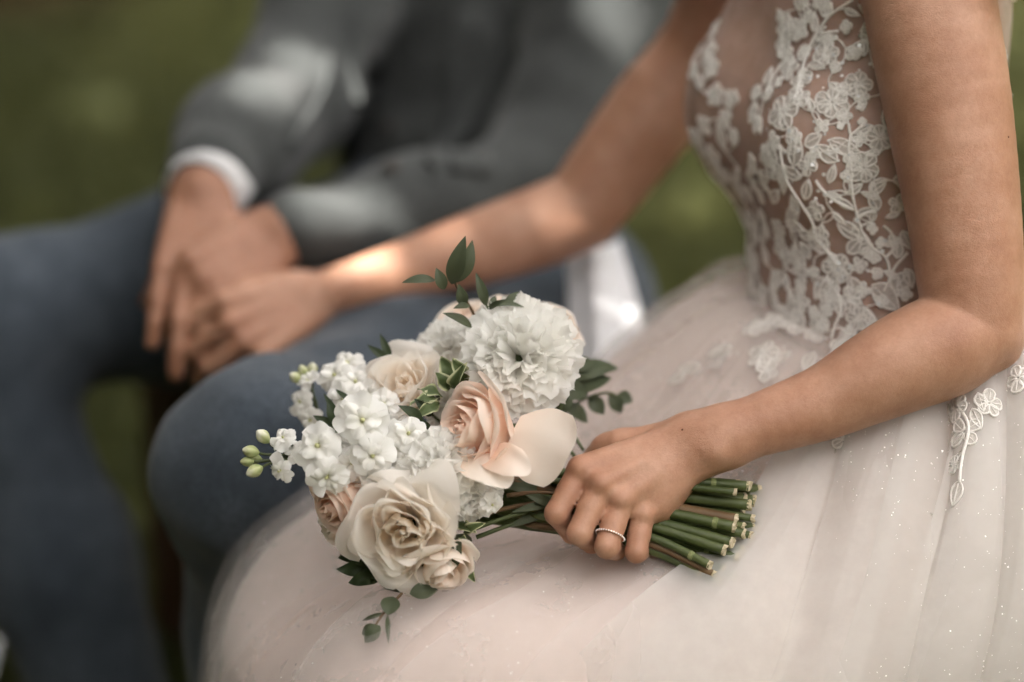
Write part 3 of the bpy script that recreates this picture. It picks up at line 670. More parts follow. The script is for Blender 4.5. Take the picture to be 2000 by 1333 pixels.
# glitter sprinkled on the tulle
def glitter():
    vs_ = []
    for g, cnt, k in ((sg1, 15000, 3), (sg2, 15000, 5), (sg3, 13000, 7)):
        nu, nv = g.shape[:2]; i = nrg.integers(1, nu - 2, cnt * 2); j = nrg.integers(4, nv - 30, cnt * 2)
        w = .5 + .5 * np.sin(i / nu * 61 * k + 2 * np.sin(j / nv * 9)) * np.sin(j / nv * 23 + k); ok = nrg.random(cnt * 2) < .15 + .85 * w ** 2; i, j = i[ok], j[ok]; n = len(i)
        e1, e2 = g[i + 1, j] - g[i, j], g[i, j + 1] - g[i, j]; c = g[i, j] + e1 * nrg.random((n, 1)) + e2 * nrg.random((n, 1)); nm = np.cross(e1, e2); nm /= np.linalg.norm(nm, axis=1)[:, None] + 1e-12
        to = CAM - c; nm *= np.sign(np.sum(nm * to, 1))[:, None]; c = c + nm * .0008; nm = nm + nrg.normal(size=(n, 3)) * .45; nm /= np.linalg.norm(nm, axis=1)[:, None]
        x = np.cross(nm, nrg.normal(size=(n, 3))); x /= np.linalg.norm(x, axis=1)[:, None]; y = np.cross(nm, x); r = (.00022 + .0005 * nrg.random(n) ** 4 + .0004 * (nrg.random(n) < .03))[:, None]
        vs_.append(np.stack([c + x * r, c + y * r, c - x * r, c - y * r], 1).reshape(-1, 3))
    v = np.concatenate(vs_); o = link('glitter', mesh('glitter', v - bo, np.arange(len(v)).reshape(-1, 4), M['glitter'], smooth=False), None, skirt); o['kind'] = 'stuff'
glitter()

# ================================================================== lace: embroidered motifs laid on the bodice and the top of the skirt
SKB = sheet_bvh(sg3, False); SKB1 = sheet_bvh(sg1, True)
def hit(px, py, bvh):
    d = P(px, py, 1.0) - CAM; d /= np.linalg.norm(d); h = bvh.ray_cast(Vector(CAM), Vector(d))
    return (np.array(h[0]), np.array(h[1])) if h[0] is not None else None
def out_n(n): return n if n @ -CF > -0.25 else -n
def leaf_loop(L, w, n=18, bend=0.0):
    t = np.linspace(0, 1, n // 2 + 1); y = w * np.sin(math.pi * t ** .8) * .5
    up = np.column_stack([t * L, y + bend * L * t * t]); dn = np.column_stack([t * L, -y + bend * L * t * t])[::-1][1:-1]
    return np.vstack([up, dn])
def petal_loop(L, w, n=18):
    a = np.linspace(0, 2 * math.pi, n, endpoint=False); x = L * .5 * (1 - np.cos(a)); y = w * .5 * np.sin(a) * (.55 + .45 * x / L) * (1 + .08 * np.sin(a * 5))
    return np.column_stack([x, y])
def rot(l, a): c, s = math.cos(a), math.sin(a); return l @ np.array([[c, s], [-s, c]])
def motif(name, loops, c, n, roll, bvh, parent, rim=.0008, fill=True):
    n = out_n(n); x, y, z = frame(n, CU, roll); gr = Geo(); gf = Geo()
    def drape(l, h):
        o = []
        for q in l:
            p = c + x * q[0] + y * q[1]; r = bvh.find_nearest(Vector(p), 0.05)
            if r[0] is None: o.append(p + z * h); continue
            nn = np.array(r[1]); nn = nn if nn @ z > 0 else -nn; o.append(np.array(r[0]) + nn * h)
        return np.array(o)
    for l in loops:
        o = drape(l, .0014); gr.add(*tube_geo(o, rim, 5, True))
        if fill:
            i1 = drape(l * .62 + l.mean(0) * .38, .0012); ct = drape([l.mean(0)], .0016); k = len(o); b = gf.n
            gf.add(np.vstack([o, i1, ct]), [(i, (i + 1) % k, k + (i + 1) % k, k + i) for i in range(k)] + [(k + i, k + (i + 1) % k, 2 * k) for i in range(k)])
            # stitched mid rib
            ln = drape([l[0] * (1 - t) + l[k // 2] * t for t in (.08, .3, .5, .7, .88)], .0018); gr.add(*tube_geo(ln, rim * .7, 4))
    me_v = np.concatenate(gr.v + gf.v); k = gr.n; me = mesh(name, me_v - bo, gr.f + [tuple(a + k for a in q) for q in gf.f], M['lace'])
    if fill:
        me.materials.append(M['lacenet']); mi = np.zeros(len(me.polygons), np.int32); mi[len(gr.f):] = 1; me.polygons.foreach_set('material_index', mi)
    return link(name, me, None, parent)
def flower_loops(n, L, w, seed=0):
    g = random.Random(seed); return [rot(petal_loop(L * g.uniform(.85, 1.1), w * g.uniform(.9, 1.1)) + np.array([L * .12, 0]), i / n * 6.283 + g.uniform(-.15, .15)) for i in range(n)]
def Z4(x, y): return 1300 + x / 1.904, y / 1.904
def lace_on_bodice():
    def at(zx, zy):
        x, y = Z4(zx, zy); return hit(x, y, TBVH)
    k = 0
    fl = [(675, 100, 26, 4), (600, 205, 50, 6), (715, 315, 52, 5), (620, 385, 62, 6), (440, 420, 72, 6), (735, 625, 56, 6), (795, 515, 52, 5), (395, 585, 44, 5), (455, 215, 40, 4),
          (530, 615, 40, 4), (640, 1000, 62, 6), (570, 890, 52, 6), (560, 780, 40, 4), (570, 1215, 38, 5), (720, 1185, 46, 5), (480, 1180, 34, 5), (700, 200, 30, 4), (330, 420, 40, 5), (520, 10, 28, 4), (600, 15, 26, 4),
          (860, 760, 36, 4), (775, 955, 24, 5), (800, 905, 20, 4), (770, 850, 20, 4), (730, 455, 16, 4), (725, 400, 16, 4), (650, 470, 14, 4), (840, 500, 30, 4), (610, 1110, 50, 5), (690, 1110, 44, 5), (505, 1060, 34, 4)]
    for zx, zy, r, n in fl:
        h = at(zx, zy)
        if h is None: continue
        k += 1; r = r / 1.904 * .00036; motif('lace_flower', flower_loops(n, r, r * 1.05, k), h[0], h[1], k * 1.7, TBVH, bodice_o)
    lf = [(480, 620, 100, 40, 75), (640, 600, 80, 34, 145), (610, 520, 100, 34, -35), (640, 830, 90, 34, -30), (790, 780, 60, 26, 110), (770, 1060, 110, 50, -40), (850, 1080, 70, 40, 60), (690, 1030, 90, 36, -70),
          (600, 1030, 80, 40, -120), (520, 540, 60, 30, 20), (500, 150, 70, 24, 80), (470, 130, 60, 22, 95), (555, 120, 60, 20, 85), (430, 220, 50, 20, 100), (545, 295, 50, 24, 150), (700, 215, 60, 26, 70), (740, 210, 50, 22, 100),
          (455, 690, 70, 26, 110), (520, 740, 70, 24, 60), (450, 820, 80, 26, -30), (500, 870, 70, 26, -10), (640, 740, 60, 18, -40), (610, 680, 60, 18, 70), (820, 400, 80, 30, -80), (880, 860, 60, 24, -70), (660, 1180, 80, 26, 100),
          (540, 960, 60, 28, 120), (680, 940, 60, 30, 40), (720, 940, 50, 26, 30), (410, 650, 50, 30, 150), (370, 320, 60, 26, 70), (340, 500, 60, 26, 100), (860, 960, 60, 24, 80), (890, 1000, 60, 24, -60), (760, 720, 60, 22, 40)]
    for zx, zy, L, w, a in lf:
        h = at(zx, zy)
        if h is None: continue
        s = .00043 / 1.904; motif('lace_leaf', [leaf_loop(L * s * 1.15, w * s * 1.5, 16, rnd.uniform(-.2, .2))], h[0], h[1], R(a), TBVH, bodice_o)
    vines = [[(700, 0), (640, 40), (600, 75), (550, 155), (515, 250), (497, 330), (480, 380)], [(690, 670), (695, 720), (705, 770), (735, 870), (775, 925), (820, 960), (835, 1030), (815, 1085)], [(430, 540), (437, 600), (455, 670), (500, 745), (545, 815), (560, 870)],
             [(600, 100), (580, 125), (645, 118)], [(560, 670), (590, 710), (640, 750), (700, 780)], [(720, 810), (750, 790), (785, 790)], [(820, 960), (850, 920), (840, 870), (810, 840)], [(640, 1080), (655, 1150), (630, 1220), (620, 1260)],
             [(690, 500), (680, 560), (690, 640)], [(430, 250), (400, 300), (380, 360)], [(830, 1060), (850, 1000), (900, 940)], [(560, 880), (600, 930), (640, 980)], [(680, 460), (690, 500), (730, 470)]]
    for vn in vines:
        pts = [at(*q) for q in vn]; pts = [p[0] + out_n(p[1]) * .0016 for p in pts if p is not None]
        if len(pts) < 3: continue
        for q in range(len(pts) - 1, 0, -1):
            if np.linalg.norm(pts[q] - pts[q - 1]) > .09: pts = pts[:q]
        if len(pts) < 3: continue
        c = catmull(pts, 6); Geo().add(*tube_geo(c - bo, .0012, 6)).build('lace_vine', M['lace'], bodice_o)
    # the denser, softer embroidery on the front of the bodice and at the waist
    done = [P(*Z4(a, b), 2.0) for a, b, *_ in fl]
    g = random.Random(5); spots = []
    for _ in range(2600):
        zx, zy = g.uniform(100, 520), g.uniform(0, 1230)
        if 190 < zx < 420 and zy < 330 and zx + .55 * zy > 215: continue
        if 260 < zx < 330 and 330 < zy < 600: continue
        h = at(zx, zy)
        if h is None or any(np.linalg.norm(h[0] - q) < .0165 for q in spots): continue
        if zx > 380 and any(math.hypot(zx - a, zy - b) < r * 1.1 for a, b, r, _ in fl): continue
        spots.append(h[0])
        if g.random() < .42: motif('lace_flower', flower_loops(g.choice((4, 5)), g.uniform(.006, .0095), .008, len(spots)), h[0], h[1], g.random() * 6, TBVH, bodice_o)
        else: motif('lace_leaf', [leaf_loop(g.uniform(.016, .026), g.uniform(.006, .010), 14, g.uniform(-.3, .3))], h[0], h[1], g.uniform(.6, 2.6) + (3.14 if g.random() < .4 else 0), TBVH, bodice_o)
    for _ in range(2500):
        zx, zy = g.uniform(420, 900), g.uniform(0, 1240); h = at(zx, zy)
        if h is None or any(np.linalg.norm(h[0] - q) < .0125 for q in spots): continue
        if any(math.hypot(zx - a, zy - b) < r * .95 for a, b, r, _n in fl): continue
        if any(math.hypot(zx - a, zy - b) < 34 for a, b, *_n in lf): continue
        if g.random() < .55: continue
        spots.append(h[0])
        if g.random() < .35: motif('lace_flower', flower_loops(4, g.uniform(.004, .0058), .0052, len(spots)), h[0], h[1], g.random() * 6, TBVH, bodice_o, rim=.0008)
        else: motif('lace_leaf', [leaf_loop(g.uniform(.010, .017), g.uniform(.004, .007), 12, g.uniform(-.4, .4))], h[0], h[1], g.uniform(0, 6.28), TBVH, bodice_o, rim=.0008)
    link_n = 0
    for i, p in enumerate(spots):
        ds = sorted((np.linalg.norm(p - q), j) for j, q in enumerate(spots) if j != i)[:2]
        for dd, j in ds[:1 if g.random() < .5 else 2]:
            if dd > .034: continue
            q = spots[j]; mid = (p + q) / 2 + np.array([g.uniform(-1, 1) for _ in range(3)]) * dd * .22; pts = []
            for w in catmull([p, mid, q], 4):
                r_ = TBVH.find_nearest(Vector(w))
                if r_[0] is not None: pts.append(np.array(r_[0]) + out_n(np.array(r_[1])) * .0014)
            if len(pts) > 4: Geo().add(*tube_geo(np.array(pts) - bo, .0006, 5)).build('lace_vine', M['lace'], bodice_o)
    # back of the bodice
    bk = P(1690, 100, 1.985)
    for i in range(60):
        a = g.uniform(R(100), R(235)); p = bk + (math.cos(a) * FA * .11 + math.sin(a) * FB * .145) + ZZ * g.uniform(-.2, .10)
        r = TBVH.find_nearest(Vector(p))
        if r[0] is None: continue
        c = np.array(r[0]); n = np.array(r[1]); o = c - bk; n = n if n @ o > 0 else -n
        if any(np.linalg.norm(c - q) < .02 for q in spots): continue
        spots.append(c); x, y, z = frame(n)
        loops = flower_loops(5, .009, .009, i) if i % 2 else [leaf_loop(.024, .011, 14)]
        gg = Geo()
        for l in loops: gg.add(*tube_geo(np.array([c + n * .002 + x * q[0] + y * q[1] for q in l]) - bo, .0013, 5, True))
        gg.build('lace_flower' if i % 2 else 'lace_leaf', M['lace'], bodice_o)
    # sequins and beads
    for i in range(70):
        zx, zy = (g.uniform(380, 820), g.uniform(150, 1150)); h = at(zx, zy)
        if h is None: continue
        n = out_n(h[1]); c = h[0] + n * .0035; x, y, z = frame(n + np.array([g.uniform(-.4, .4) for _ in range(3)])); a = np.arange(8) / 8 * 6.283; r = g.uniform(.0008, .0019)
        link('sequin', mesh('sequin', c - bo + r * (np.cos(a)[:, None] * x + np.sin(a)[:, None] * y), [tuple(range(8))], M['sequin'], smooth=False), None, bodice_o)
lace_on_bodice()
def lace_on_skirt():
    g = random.Random(9)
    def put(px, py, r, kind, roll):
        h = hit(px, py, SKB) or hit(px, py, SKB1)
        if h is None: return
        bv = SKB if hit(px, py, SKB) is not None else SKB1
        if kind: motif('lace_flower', flower_loops(kind, r, r, int(px)), h[0], h[1], roll, bv, skirt)
        else: motif('lace_leaf', [leaf_loop(r * 2, r * .9, 14)], h[0], h[1], roll, bv, skirt)
    for px, py, r, kd, ro in [(1480, 640, .010, 5, 0), (1520, 625, .011, 5, 1), (1560, 640, .011, 5, .4), (1600, 655, .010, 5, 2), (1640, 640, .010, 5, 1), (1490, 695, .013, 5, .3), (1500, 725, .009, 4, 1), (1430, 680, .012, 0, 3.6), (1405, 700, .010, 5, 0), (1370, 720, .010, 0, 3.4), (1545, 690, .009, 0, 4),
                              (1340, 735, .008, 0, 3.5), (1590, 690, .010, 0, 4.2), (1650, 670, .010, 5, 2), (1870, 800, .011, 5, .2), (1850, 790, .008, 0, 4.9), (1885, 845, .012, 4, .8), (1900, 800, .009, 0, 5.2), (1880, 885, .008, 0, 4.4), (1865, 910, .006, 4, 0), (1875, 940, .010, 0, 4.6), (1930, 790, .010, 5, 0), (1910, 770, .008, 0, 5),
                              (1650, 860, .009, 5, 0), (1645, 885, .008, 0, 5.4), (1580, 890, .006, 5, 0), (1670, 690, .009, 0, 4.2), (1990, 740, .011, 5, 1), (1965, 775, .009, 0, 4.8)]:
        put(px, py, r, kd, ro)
    pts = [hit(x, y, SKB) for x, y in ((1872, 790), (1893, 835), (1880, 900), (1876, 945))]
    pts = [p[0] + out_n(p[1]) * .002 for p in pts if p]
    if len(pts) > 2: Geo().add(*tube_geo(catmull(pts, 6) - bo, .0014, 6)).build('lace_vine', M['lace'], skirt)
lace_on_skirt()

# ---- ring
def ring():
    a, b = RING_A, RING_B; ax = b - a; ax /= np.linalg.norm(ax); c = a + (b - a) * .76; x, y, z = frame(ax, CU)
    r = .0102; th = np.arange(40) / 40 * 6.283
    pth = c + r * (np.cos(th)[:, None] * x + np.sin(th)[:, None] * y); g = Geo().add(*tube_geo(pth - bo, .0008, 6, True))
    o = g.build('ring', M['gold'], bride)
    me = None
    for i in range(34):
        t = i / 34 * 6.283; p = c + (r + .0005) * (math.cos(t) * x + math.sin(t) * y) - bo
        if me is None:
            v = []; f = []
            for la in (-1, -.4, .4, 1):
                for k in range(8): v.append((.00070 * math.sqrt(max(0, 1 - la * la) + .02) * math.cos(k * .785), .00070 * math.sqrt(max(0, 1 - la * la) + .02) * math.sin(k * .785), .00070 * la))
            f = [(j * 8 + k, j * 8 + (k + 1) % 8, j * 8 + 8 + (k + 1) % 8, j * 8 + 8 + k) for j in range(3) for k in range(8)] + [tuple(range(8))[::-1], tuple(range(24, 32))]
            me = mesh('stone', v, f, M['stone'])
        s = link('stone', me, None, o); s.location = p
ring()

# ================================================================== GROOM
go_ = np.array([-0.08, 2.42, 0.0])
groom = empty('person', go_, 'man in a grey jacket and blue grey trousers seated behind the bouquet with clasped hands', 'person')
GF = np.array([-.77, -.64, 0]); GB = np.array([.64, -.77, 0]); GX = np.stack([GF, GB, ZZ])
def fold(p, f=26, a=.006, seed=1): return a * sines(p, f, seed, 5) + a * .5 * sines(p, f * 2.3, seed + 9, 5)
def trousers():
    s = SDF(); s.group(.07, .05)
    s.ell(P(940, 560, 2.60), (.14, .18, .13), GX)
    kl, kr = P(492, 922, 2.03), P(-40, 640, 2.35)
    s.chain([(P(1085, 610, 2.44), .105), (P(800, 775, 2.24), .092), (kl, .074)]); s.chain([(P(790, 520, 2.62), .105), (P(400, 552, 2.48), .088), (kr, .076)])
    al, ar = np.array([-.205, 1.97, .10]), P(250, 1500, 2.42)
    s.group(.05, .05); s.chain([(kl, .074), (kl * .5 + al * .5 + np.array([0, .02, 0]), .070), (al, .060)]); s.chain([(kr, .076), (kr * .5 + ar * .5, .070), (ar, .062)])
    vv, ff = net(s, .007, lambda p: fold(p, 30, .009, 2) + .002 * sines(p, 110, 8))
    link('trousers', mesh('trousers', vv - go_, ff, M['trouser']), None, groom)
    for a in (al, ar):                                         # shoes
        q = SDF(); q.group(.03, .03); d = np.array([-.62, -.78, 0]); q.cone(a - ZZ * .05 - d * .02, a + d * .17 - ZZ * .066, .040, .030); q.cone(a - ZZ * .01, a - ZZ * .05, .04, .038)
        v2, f2 = net(q, .006); v2[:, 2] = np.maximum(v2[:, 2], .006); link('shoe', mesh('shoe', v2 - go_, f2, M['wood']), None, groom)
trousers()
def jacket():
    s = SDF(); s.group(.10, .05)
    s.ell(P(930, 470, 2.66), (.125, .18, .15), GX); s.ell(P(905, 130, 2.70), (.12, .18, .20), GX); s.ell(P(890, -200, 2.72), (.115, .19, .18), GX)
    nk = P(890, -430, 2.72)
    for sg in (-1, 1): s.cone(nk, nk + GB * sg * .19 - ZZ * .05, .06, .065)
    s.group(.045, .03); shr, shl = nk - GB * .21 - ZZ * .07, nk + GB * .21 - ZZ * .07
    s.chain([(shr, .07), (P(640, 0, 2.56), .062), (P(560, 190, 2.46), .058), (P(470, 275, 2.36), .053), (P(412, 340, 2.275), .0455)])
    s.group(.045, .03)
    s.chain([(shl, .07), (P(1180, 0, 2.52), .066), (P(1110, 270, 2.47), .062), (P(1030, 395, 2.42), .058), (P(830, 425, 2.33), .050), (P(590, 448, 2.245), .0395)])
    vv, ff = net(s, .0065, lambda p: fold(p, 26, .0085, 4) + .0025 * sines(p, 90, 6))
    o = link('jacket', mesh('jacket', vv - go_, ff, M['jacket']), None, groom)
    bv_ = BVHTree.FromPolygons([Vector(v) for v in vv], ff.tolist())
    def patch(name, poly, mat, th_=.004, par=o):
        """flat cloth piece cut to a pixel outline and laid on the jacket"""
        c = np.mean(poly, 0); pts = [c]; 
        for t in (.34, .67, 1.0):
            for q in poly: pts.append(c + (np.array(q) - c) * t)
        hs_ = [hit(*q, bv_) for q in pts]
        if any(h is None for h in hs_): return None
        w = np.array([h[0] + out_n(h[1]) * th_ for h in hs_]); w2 = np.array([h[0] + out_n(h[1]) * .0005 for h in hs_]); n = len(poly); f = [(0, 1 + i, 1 + (i + 1) % n) for i in range(n)]
        for r in range(2): f += [(1 + r * n + i, 1 + (r + 1) * n + i, 1 + (r + 1) * n + (i + 1) % n, 1 + r * n + (i + 1) % n) for i in range(n)]
        k = len(w); f += [(1 + 2 * n + i, 1 + 2 * n + i + k, 1 + 2 * n + (i + 1) % n + k, 1 + 2 * n + (i + 1) % n) for i in range(n)]
        return link(name, mesh(name, np.vstack([w, w2]) - go_, f, mat), None, par)
    patch('lapel', [(700, 15), (760, 10), (770, 120), (735, 230), (690, 330), (668, 300), (690, 200), (672, 120)], M['jacket'], .007)
    patch('lapel', [(900, 15), (960, 20), (1000, 120), (930, 240), (850, 340), (830, 320), (880, 190)], M['jacket'], .007)
    patch('pocket_flap', [(880, 300), (960, 310), (955, 345), (875, 338)], M['jacket'], .005)
    for q in ((765, 330), (760, 250)):
        h = hit(*q, bv_)
        if h: 
            n = out_n(h[1]); x, y, z = frame(n); v, f = tube_geo([h[0] + n * .0005, h[0] + n * .0035], .0085, 14); link('button', mesh('button', v - go_, f, M['button']), None, o)
    # front edge piping line of the open jacket
    pts = [hit(*q, bv_) for q in ((640, 110), (632, 165), (610, 210), (585, 250), (560, 290))]; pts = [h[0] + out_n(h[1]) * .003 for h in pts if h]
    if len(pts) > 2: Geo().add(*tube_geo(catmull(pts, 5) - go_, .0035, 6)).build('front_edge', M['jacket'], o)
    # shirt cuffs
    for a, b, r0, r1 in ((P(425, 332, 2.285), P(398, 375, 2.246), .0395, .039), (P(600, 447, 2.247), P(562, 454, 2.233), .0330, .0328)):
        ax = (b - a); pth = [a + ax * t for t in (0, .5, 1, 1.02, .98, .4)]; v, f = tube_geo(pth, [r0, r0, r1, r1 - .002, r1 - .004, r1 - .005], 28, cap=False)
        link('shirt_cuff', mesh('shirt_cuff', v - go_, f, M['shirt']), None, groom)
jacket()
def groom_body():
    s = SDF(); nk = P(890, -430, 2.72)
    s.group(.03, .03); s.cone(nk - ZZ * .1, nk + ZZ * .09 + GF * .02, .06, .056); hd = nk + ZZ * .20 + GF * .035
    s.ell(hd, (.10, .078, .125), GX); s.ell(hd + GF * .05 - ZZ * .06, (.05, .055, .06), GX); s.cone(hd + GF * .095 + ZZ * .01, hd + GF * .118 - ZZ * .024, .009, .014)
    for sg in (-1, 1): s.ell(hd + GB * sg * .08, (.019, .009, .033), GX)
    # forearms inside the sleeves, then the hands
    s.group(.02, .02); s.chain([(nk - GB * .19 - ZZ * .08, .042), (P(640, 0, 2.56), .040), (P(560, 190, 2.46), .038), (P(470, 275, 2.36), .033), (P(392, 378, 2.242), .0285)])
    s.group(.02, .02); s.chain([(nk + GB * .19 - ZZ * .08, .042), (P(1180, 0, 2.52), .042), (P(1110, 270, 2.47), .040), (P(1030, 395, 2.42), .038), (P(830, 425, 2.33), .033), (P(548, 456, 2.232), .0275)])
    hand_generic(s, P(390, 388, 2.235), P(380, 545, 2.175), V(-.95, -.2, .3), V(-.15, .35, .9), [(.45, .9, .6), (.35, .6, .4), (.2, .4, .3), (.15, .35, .3)], 0.98, 1)
    hand_generic(s, P(540, 462, 2.228), P(418, 560, 2.168), V(.5, -.8, .2), V(.3, .75, .6), [(.9, .8, .5), (.9, .8, .5), (.85, .7, .5), (.8, .7, .5)], 0.98, 1)
    vv, ff = net(s, .0032); link('body', mesh('groom_body', vv - go_, ff, M['skin2']), None, groom)
    hair_obj(hd + ZZ * .02 - GF * .008, GX, groom, False)
groom_body()

# ---- pale cloth tucked between the two, and a white cloth on the grass
def cloth_between():
    g = []; nu, nv = 34, 30
    for i in range(nu):
        u = i / (nu - 1)
        for j in range(nv):
            v = j / (nv - 1)
            x = 1105 + 95 * v * .2 + u * (105 + 55 * v); y = 468 + 275 * v + 18 * math.sin(u * 3.1)
            d = 2.30 - .10 * v + .006 * math.sin(u * 9 + v * 2) + .002 * math.sin(u * 23 + v * 5) - .03 * math.sin(u * 3.14)
            g.append(P(x, y, d))
    g = np.array(g); c = g.mean(0); m = basic('white_cloth_fabric', (0.78, 0.79, 0.83), (0.86, 0.86, 0.90), 30, 0.8, 0.2, 400, 0.0006)
    o = link('white_cloth', mesh('white_cloth', g - c, grid_faces(nu, nv), m)); o.location = c
    md = o.modifiers.new('thick', 'SOLIDIFY'); md.thickness = .003
    tag(o, 'white cloth hanging in the gap between the man and the woman', 'cloth')
    g = []
    for i in range(16):
        for j in range(10):
            u, v = i / 15, j / 9; g.append((-.835 + u * .26 - .02 * v, 2.30 + v * .17 + .02 * math.sin(u * 6), .03 + .012 * math.sin(u * 9 + v * 4) + .02 * math.sin(v * 3.1)))
    o = link('white_cloth', mesh('white_cloth', g, grid_faces(16, 10), m)); md = o.modifiers.new('thick', 'SOLIDIFY'); md.thickness = .004
    tag(o, 'white cloth corner lying on the grass at the lower left', 'cloth')
cloth_between()

# ================================================================== BOUQUET
BIND = P(1190, 985, 1.822)
bouquet = empty('bouquet', BIND, 'hand tied bouquet of white, ivory and peach flowers resting on the lap', 'bouquet')
def under(o, mw, parent=None):
    o.parent = parent or bouquet
    o.matrix_basis = (Matrix.Translation(-Vector(BIND)) @ mw) if (parent is None or parent is bouquet) else mw
    return o
def flower_root(name, pos, n, roll=0.0, label=None):
    o = bpy.data.objects.new(name, None); COL.objects.link(o); o.empty_display_size = .01
    under(o, mat4(pos, n, roll))
    if label: o['label'] = label
    return o
UU, VV = 19, 14
def rose_petal(g, phi, rb, z0, rmid, zmid, rtip, ztip, spread, curl=.0, edge=.0, wave=.0, wk=5, nu=UU, nv=VV, point=.0, tipround=.26):
    u = np.linspace(-1, 1, nu)[:, None] * np.ones((1, nv)); v = np.linspace(0, 1, nv)[None, :] * np.ones((nu, 1))
    ve = v * (1 - tipround * np.abs(u) ** 2.6)
    # control point so that the curve passes (rmid, zmid) half way
    cr = 2 * rmid - .5 * (rb + rtip); cz = 2 * zmid - .5 * (z0 + ztip)
    a, b, c = (1 - ve) ** 2, 2 * ve * (1 - ve), ve ** 2
    r = a * rb + b * cr + c * rtip; z = a * z0 + b * cz + c * ztip
    cl = np.clip((ve - .68) / .32, 0, 1) ** 2
    r = r + curl * cl; z = z - curl * .8 * cl ** 1.6
    r = r + edge * np.abs(u) ** 3 * v; z = z - .5 * edge * np.abs(u) ** 3 * v
    ph = g.random() * 6.283; wv = wave * v ** 2 * (np.sin(wk * u + ph) + .5 * np.sin(wk * 2.1 * u + ph * 2 + 3 * v))
    r = r + wv; z = z + .6 * wave * v ** 3 * np.sin(wk * 1.3 * u + ph + 1)
    z = z + point * np.exp(-(u / .22) ** 2) * v ** 6
    an = phi + u * spread * (.42 + .58 * np.sqrt(v))
    r = r + .0007 * g.normal() + .0006 * np.sin(7 * v + ph)
    return np.stack([r * np.cos(an), r * np.sin(an), z], -1).reshape(-1, 3), ve.ravel()
PF = grid_faces(UU, VV)
def rose(pos, n, rad, mat, npet=24, seed=0, roll=0.0, openness=1.0, wave=.0008, label=None, name='rose', height=1.05, curl=1.0, wamt=.06, nsep=5):
    g = np.random.default_rng(seed); o = flower_root(name, pos, n, roll, label); H = rad * height
    for i in range(npet):
        t = i / (npet - 1); phi = i * 2.399 + g.normal() * .14
        rt = rad * (.018 + .95 * t ** 1.0 * openness) * (1 + .05 * g.normal()); zt = H * (.40 + .10 * t * (1 - t) - .06 * t - .46 * t ** 2.6 * openness + .025 * g.normal())
        rm = max(rt * (1.30 - .46 * t), rad * (.10 + .50 * t)); zm = -H * .22 + (zt + H * .1) * .30
        sp = 1.65 - .72 * t
        c = rad * (.015 + .20 * t ** 1.6) * curl * (1 + .35 * g.normal())
        vv, at = rose_petal(g, phi, rad * .06, -H * .72, rm, zm, rt, zt, sp, c, rad * .12 * t * curl, wave * (.5 + 2.0 * t), 2.2 + 1.6 * g.random(), point=0, tipround=.20 + .10 * t)
        vv = warp(vv, rad, seed * 5 + 1, wamt)
        pv = np.clip(at * .62 + .38 * t + .04 * g.normal(), 0, 1)
        under(link('petal', mesh('petal', vv, PF, mat, attr=pv)), Matrix(), o)
    # sepals and neck
    for k in range(nsep):
        a = k * 1.2566 + .3; vv, at = rose_petal(g, a, rad * .05, -H * .70, rad * .5, -H * .62, rad * .85, -H * .52, .30, -rad * .1, nu=7, nv=7, tipround=.8)
        under(link('sepal', mesh('sepal', vv, grid_faces(7, 7), M['leaf'], attr=at)), Matrix(), o)
    v, f = tube_geo([(0, 0, -H * .66), (0, 0, -H * .76), (0, 0, -H * .9), (0, 0, -H * 1.2)], [rad * .13, rad * .15, rad * .09, .003], 10)
    under(link('neck', mesh('neck', v, f, M['stem'])), Matrix(), o)
    return o
def warp(vv, rad, seed, amt=.10):
    return vv + rad * amt * np.stack([sines(vv / rad, 3.2, seed + k, 4) for k in range(3)], 1)
